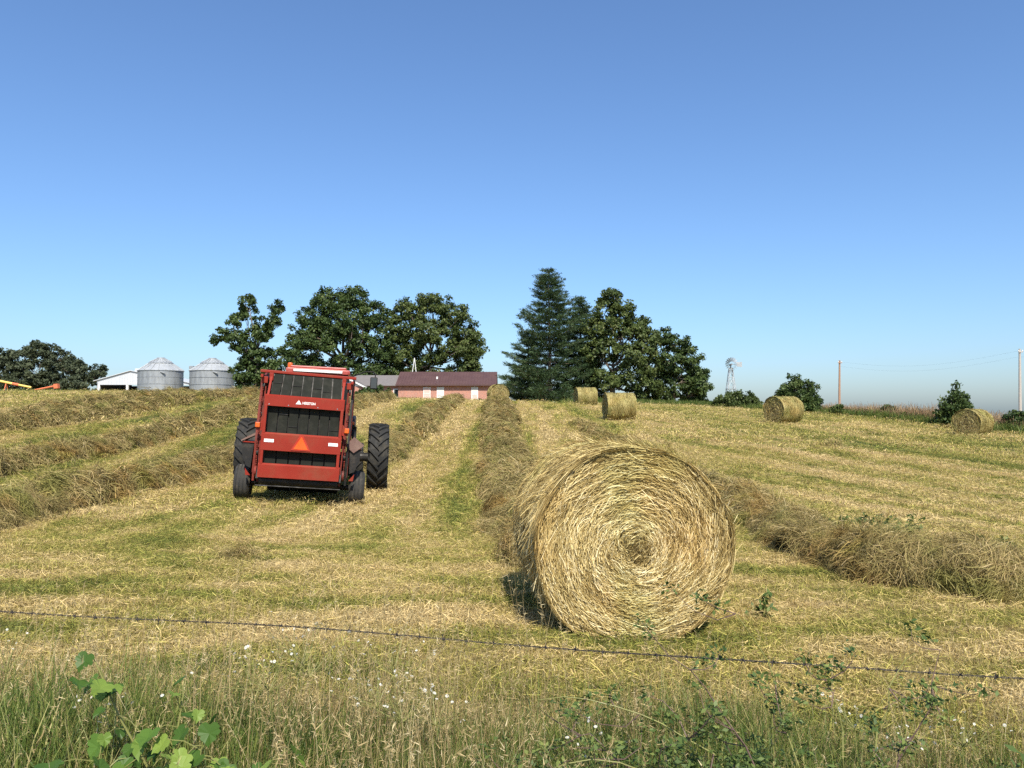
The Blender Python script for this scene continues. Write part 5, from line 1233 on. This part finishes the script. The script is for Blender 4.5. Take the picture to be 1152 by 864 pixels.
def briar():
    x0, y0 = .78, 2.85; e = empty('briar_bush', (x0, y0, gz(x0, y0))); e.scale = (1, 1, .86); tag(e, 'tangled briar bush with arching yellow-green canes in front of the bale', 'bush')
    g = np.random.default_rng(95); C = []
    canes = [((.25, 0, 0), (-.15, -.05, .62), (-.62, 0, .70), (-.75, 0, .42)), ((.2, .05, 0), (.0, 0, .7), (-.35, .05, .84), (-.68, .1, .78)), ((.3, 0, 0), (.12, 0, .55), (-.02, .05, .85), (-.25, .1, 1.02)), ((.35, .1, 0), (.3, .1, .5), (.2, .1, .95), (.06, .12, 1.14)),
             ((.4, 0, 0), (.48, .05, .45), (.62, .1, .85), (.72, .1, .98)), ((.45, .1, 0), (.65, .1, .4), (.80, .15, .72), (.86, .2, .95)), ((.1, -.1, 0), (-.25, -.15, .4), (-.55, -.2, .42), (-.8, -.2, .25)), ((.35, -.1, 0), (.4, -.1, .35), (.36, -.1, .7), (.34, -.05, .92)), ((.0, 0, 0), (-.3, .1, .5), (-.45, .1, .62), (-.55, .1, .64))]
    for ci, cn in enumerate(canes):
        a, b, c, d = [Vector(p) for p in cn]; pts = []
        for t in np.linspace(0, 1, 12): pts.append(a * (1 - t) ** 3 + b * 3 * t * (1 - t) ** 2 + c * 3 * t * t * (1 - t) + d * t ** 3 + Vector(g.normal(0, .008, 3)))
        MB().tube(pts, [.0048 * (1 - .7 * t) for t in np.linspace(0, 1, 12)], 5).build('cane', 'cane_dark' if ci % 3 == 2 else 'cane', e)
        tw = MB()
        for k in range(9):
            i = int(g.integers(2, 12)); p = pts[i]; q = p + Vector((g.normal(0, .13), g.normal(0, .08), g.normal(.03, .09))); tw.tube(limb_pts(p, q, g, .15, 4), [.0028, .0022, .0016, .001], 4, False)
            if g.random() < .9: C += [np.array(q[:]), np.array(p.lerp(q, .5)[:])]
        tw.build('twigs', 'cane_dark', e)
    C = np.array(C); low = np.c_[g.normal(-.12, .36, 420), g.normal(0, .2, 420), .06 + .50 * g.random(420) ** 1.2]
    C = np.concatenate([C, low])
    V, F, r = leaves_np(C, 22, .05, .0125, g, None, .4, 1.9)
    o = link('foliage', mesh_np('foliage', V, F, 'weedleaf', r), None, e); o['kind'] = 'stuff'
briar()
weed(2.02, 2.95, .46, .22, 97, 'broad-leaved green weed at the bottom right corner of the verge', 30, .022)

def daisies():
    pet = MB()
    for k in range(12):
        a = k * math.pi / 6; c, s = math.cos(a), math.sin(a); pet.poly([(c * .15 - s * .1, s * .15 + c * .1, 0), (c - s * .17, s + c * .17, .12), (c * 1.05 + s * .12, s * 1.05 - c * .12, .12), (c * .15 + s * .1, s * .15 - c * .1, 0)])
    pm = pet.mesh('petals', 'petal'); em = MB().lathe([(0, .14), (.2, .12), (.3, .02), (.3, -.05), (0, -.08)], 10).mesh('eye', 'pollen')
    g = np.random.default_rng(99)
    spots = [(-1.22, 3.75), (-1.05, 3.85), (-.92, 3.6), (-.78, 3.8), (-.62, 3.55), (-.98, 3.35), (-.5, 3.7), (-1.6, 3.3), (-2.35, 3.7), (-.45, 3.3), (-.28, 3.5), (1.55, 3.6), (1.75, 3.5), (1.95, 3.45), (.35, 3.3)]
    for i, (x, y) in enumerate(spots):
        e = empty('daisy_plant', (x, y, gz(x, y))); side = 'left of the bale' if x < 0 else 'right of the briars'
        tag(e, 'thin-stemmed plant of small white daisies in the verge ' + side, 'wildflower', 'white daisies ' + side)
        m = MB(); h = g.uniform(.42, .72) if x < 0 else g.uniform(.3, .45)
        fork = Vector((g.normal(0, .03), 0, h * .7)); m.tube([(0, 0, -.02), fork * .5 + Vector((.01, 0, 0)), fork], [.003, .0025, .002], 4, False); tips = []
        for k in range(int(g.integers(12, 20))):
            t = fork + Vector((g.normal(0, .10), g.normal(0, .08), h * .3 * g.uniform(.4, 1.05))); m.tube(limb_pts(fork, t, g, .06, 3), [.0016, .0014, .001], 4, False); tips.append(t)
        m.build('stem', 'cane', e)
        for t in tips:
            s = g.uniform(.0045, .0085); o = link('blossom', pm, None, e); o.location = t; o.scale = (s, s, s); o.rotation_euler = (g.normal(.5, .4), g.normal(0, .4), g.random() * 6)
            c = link('eye', em, None, o)
daisies()
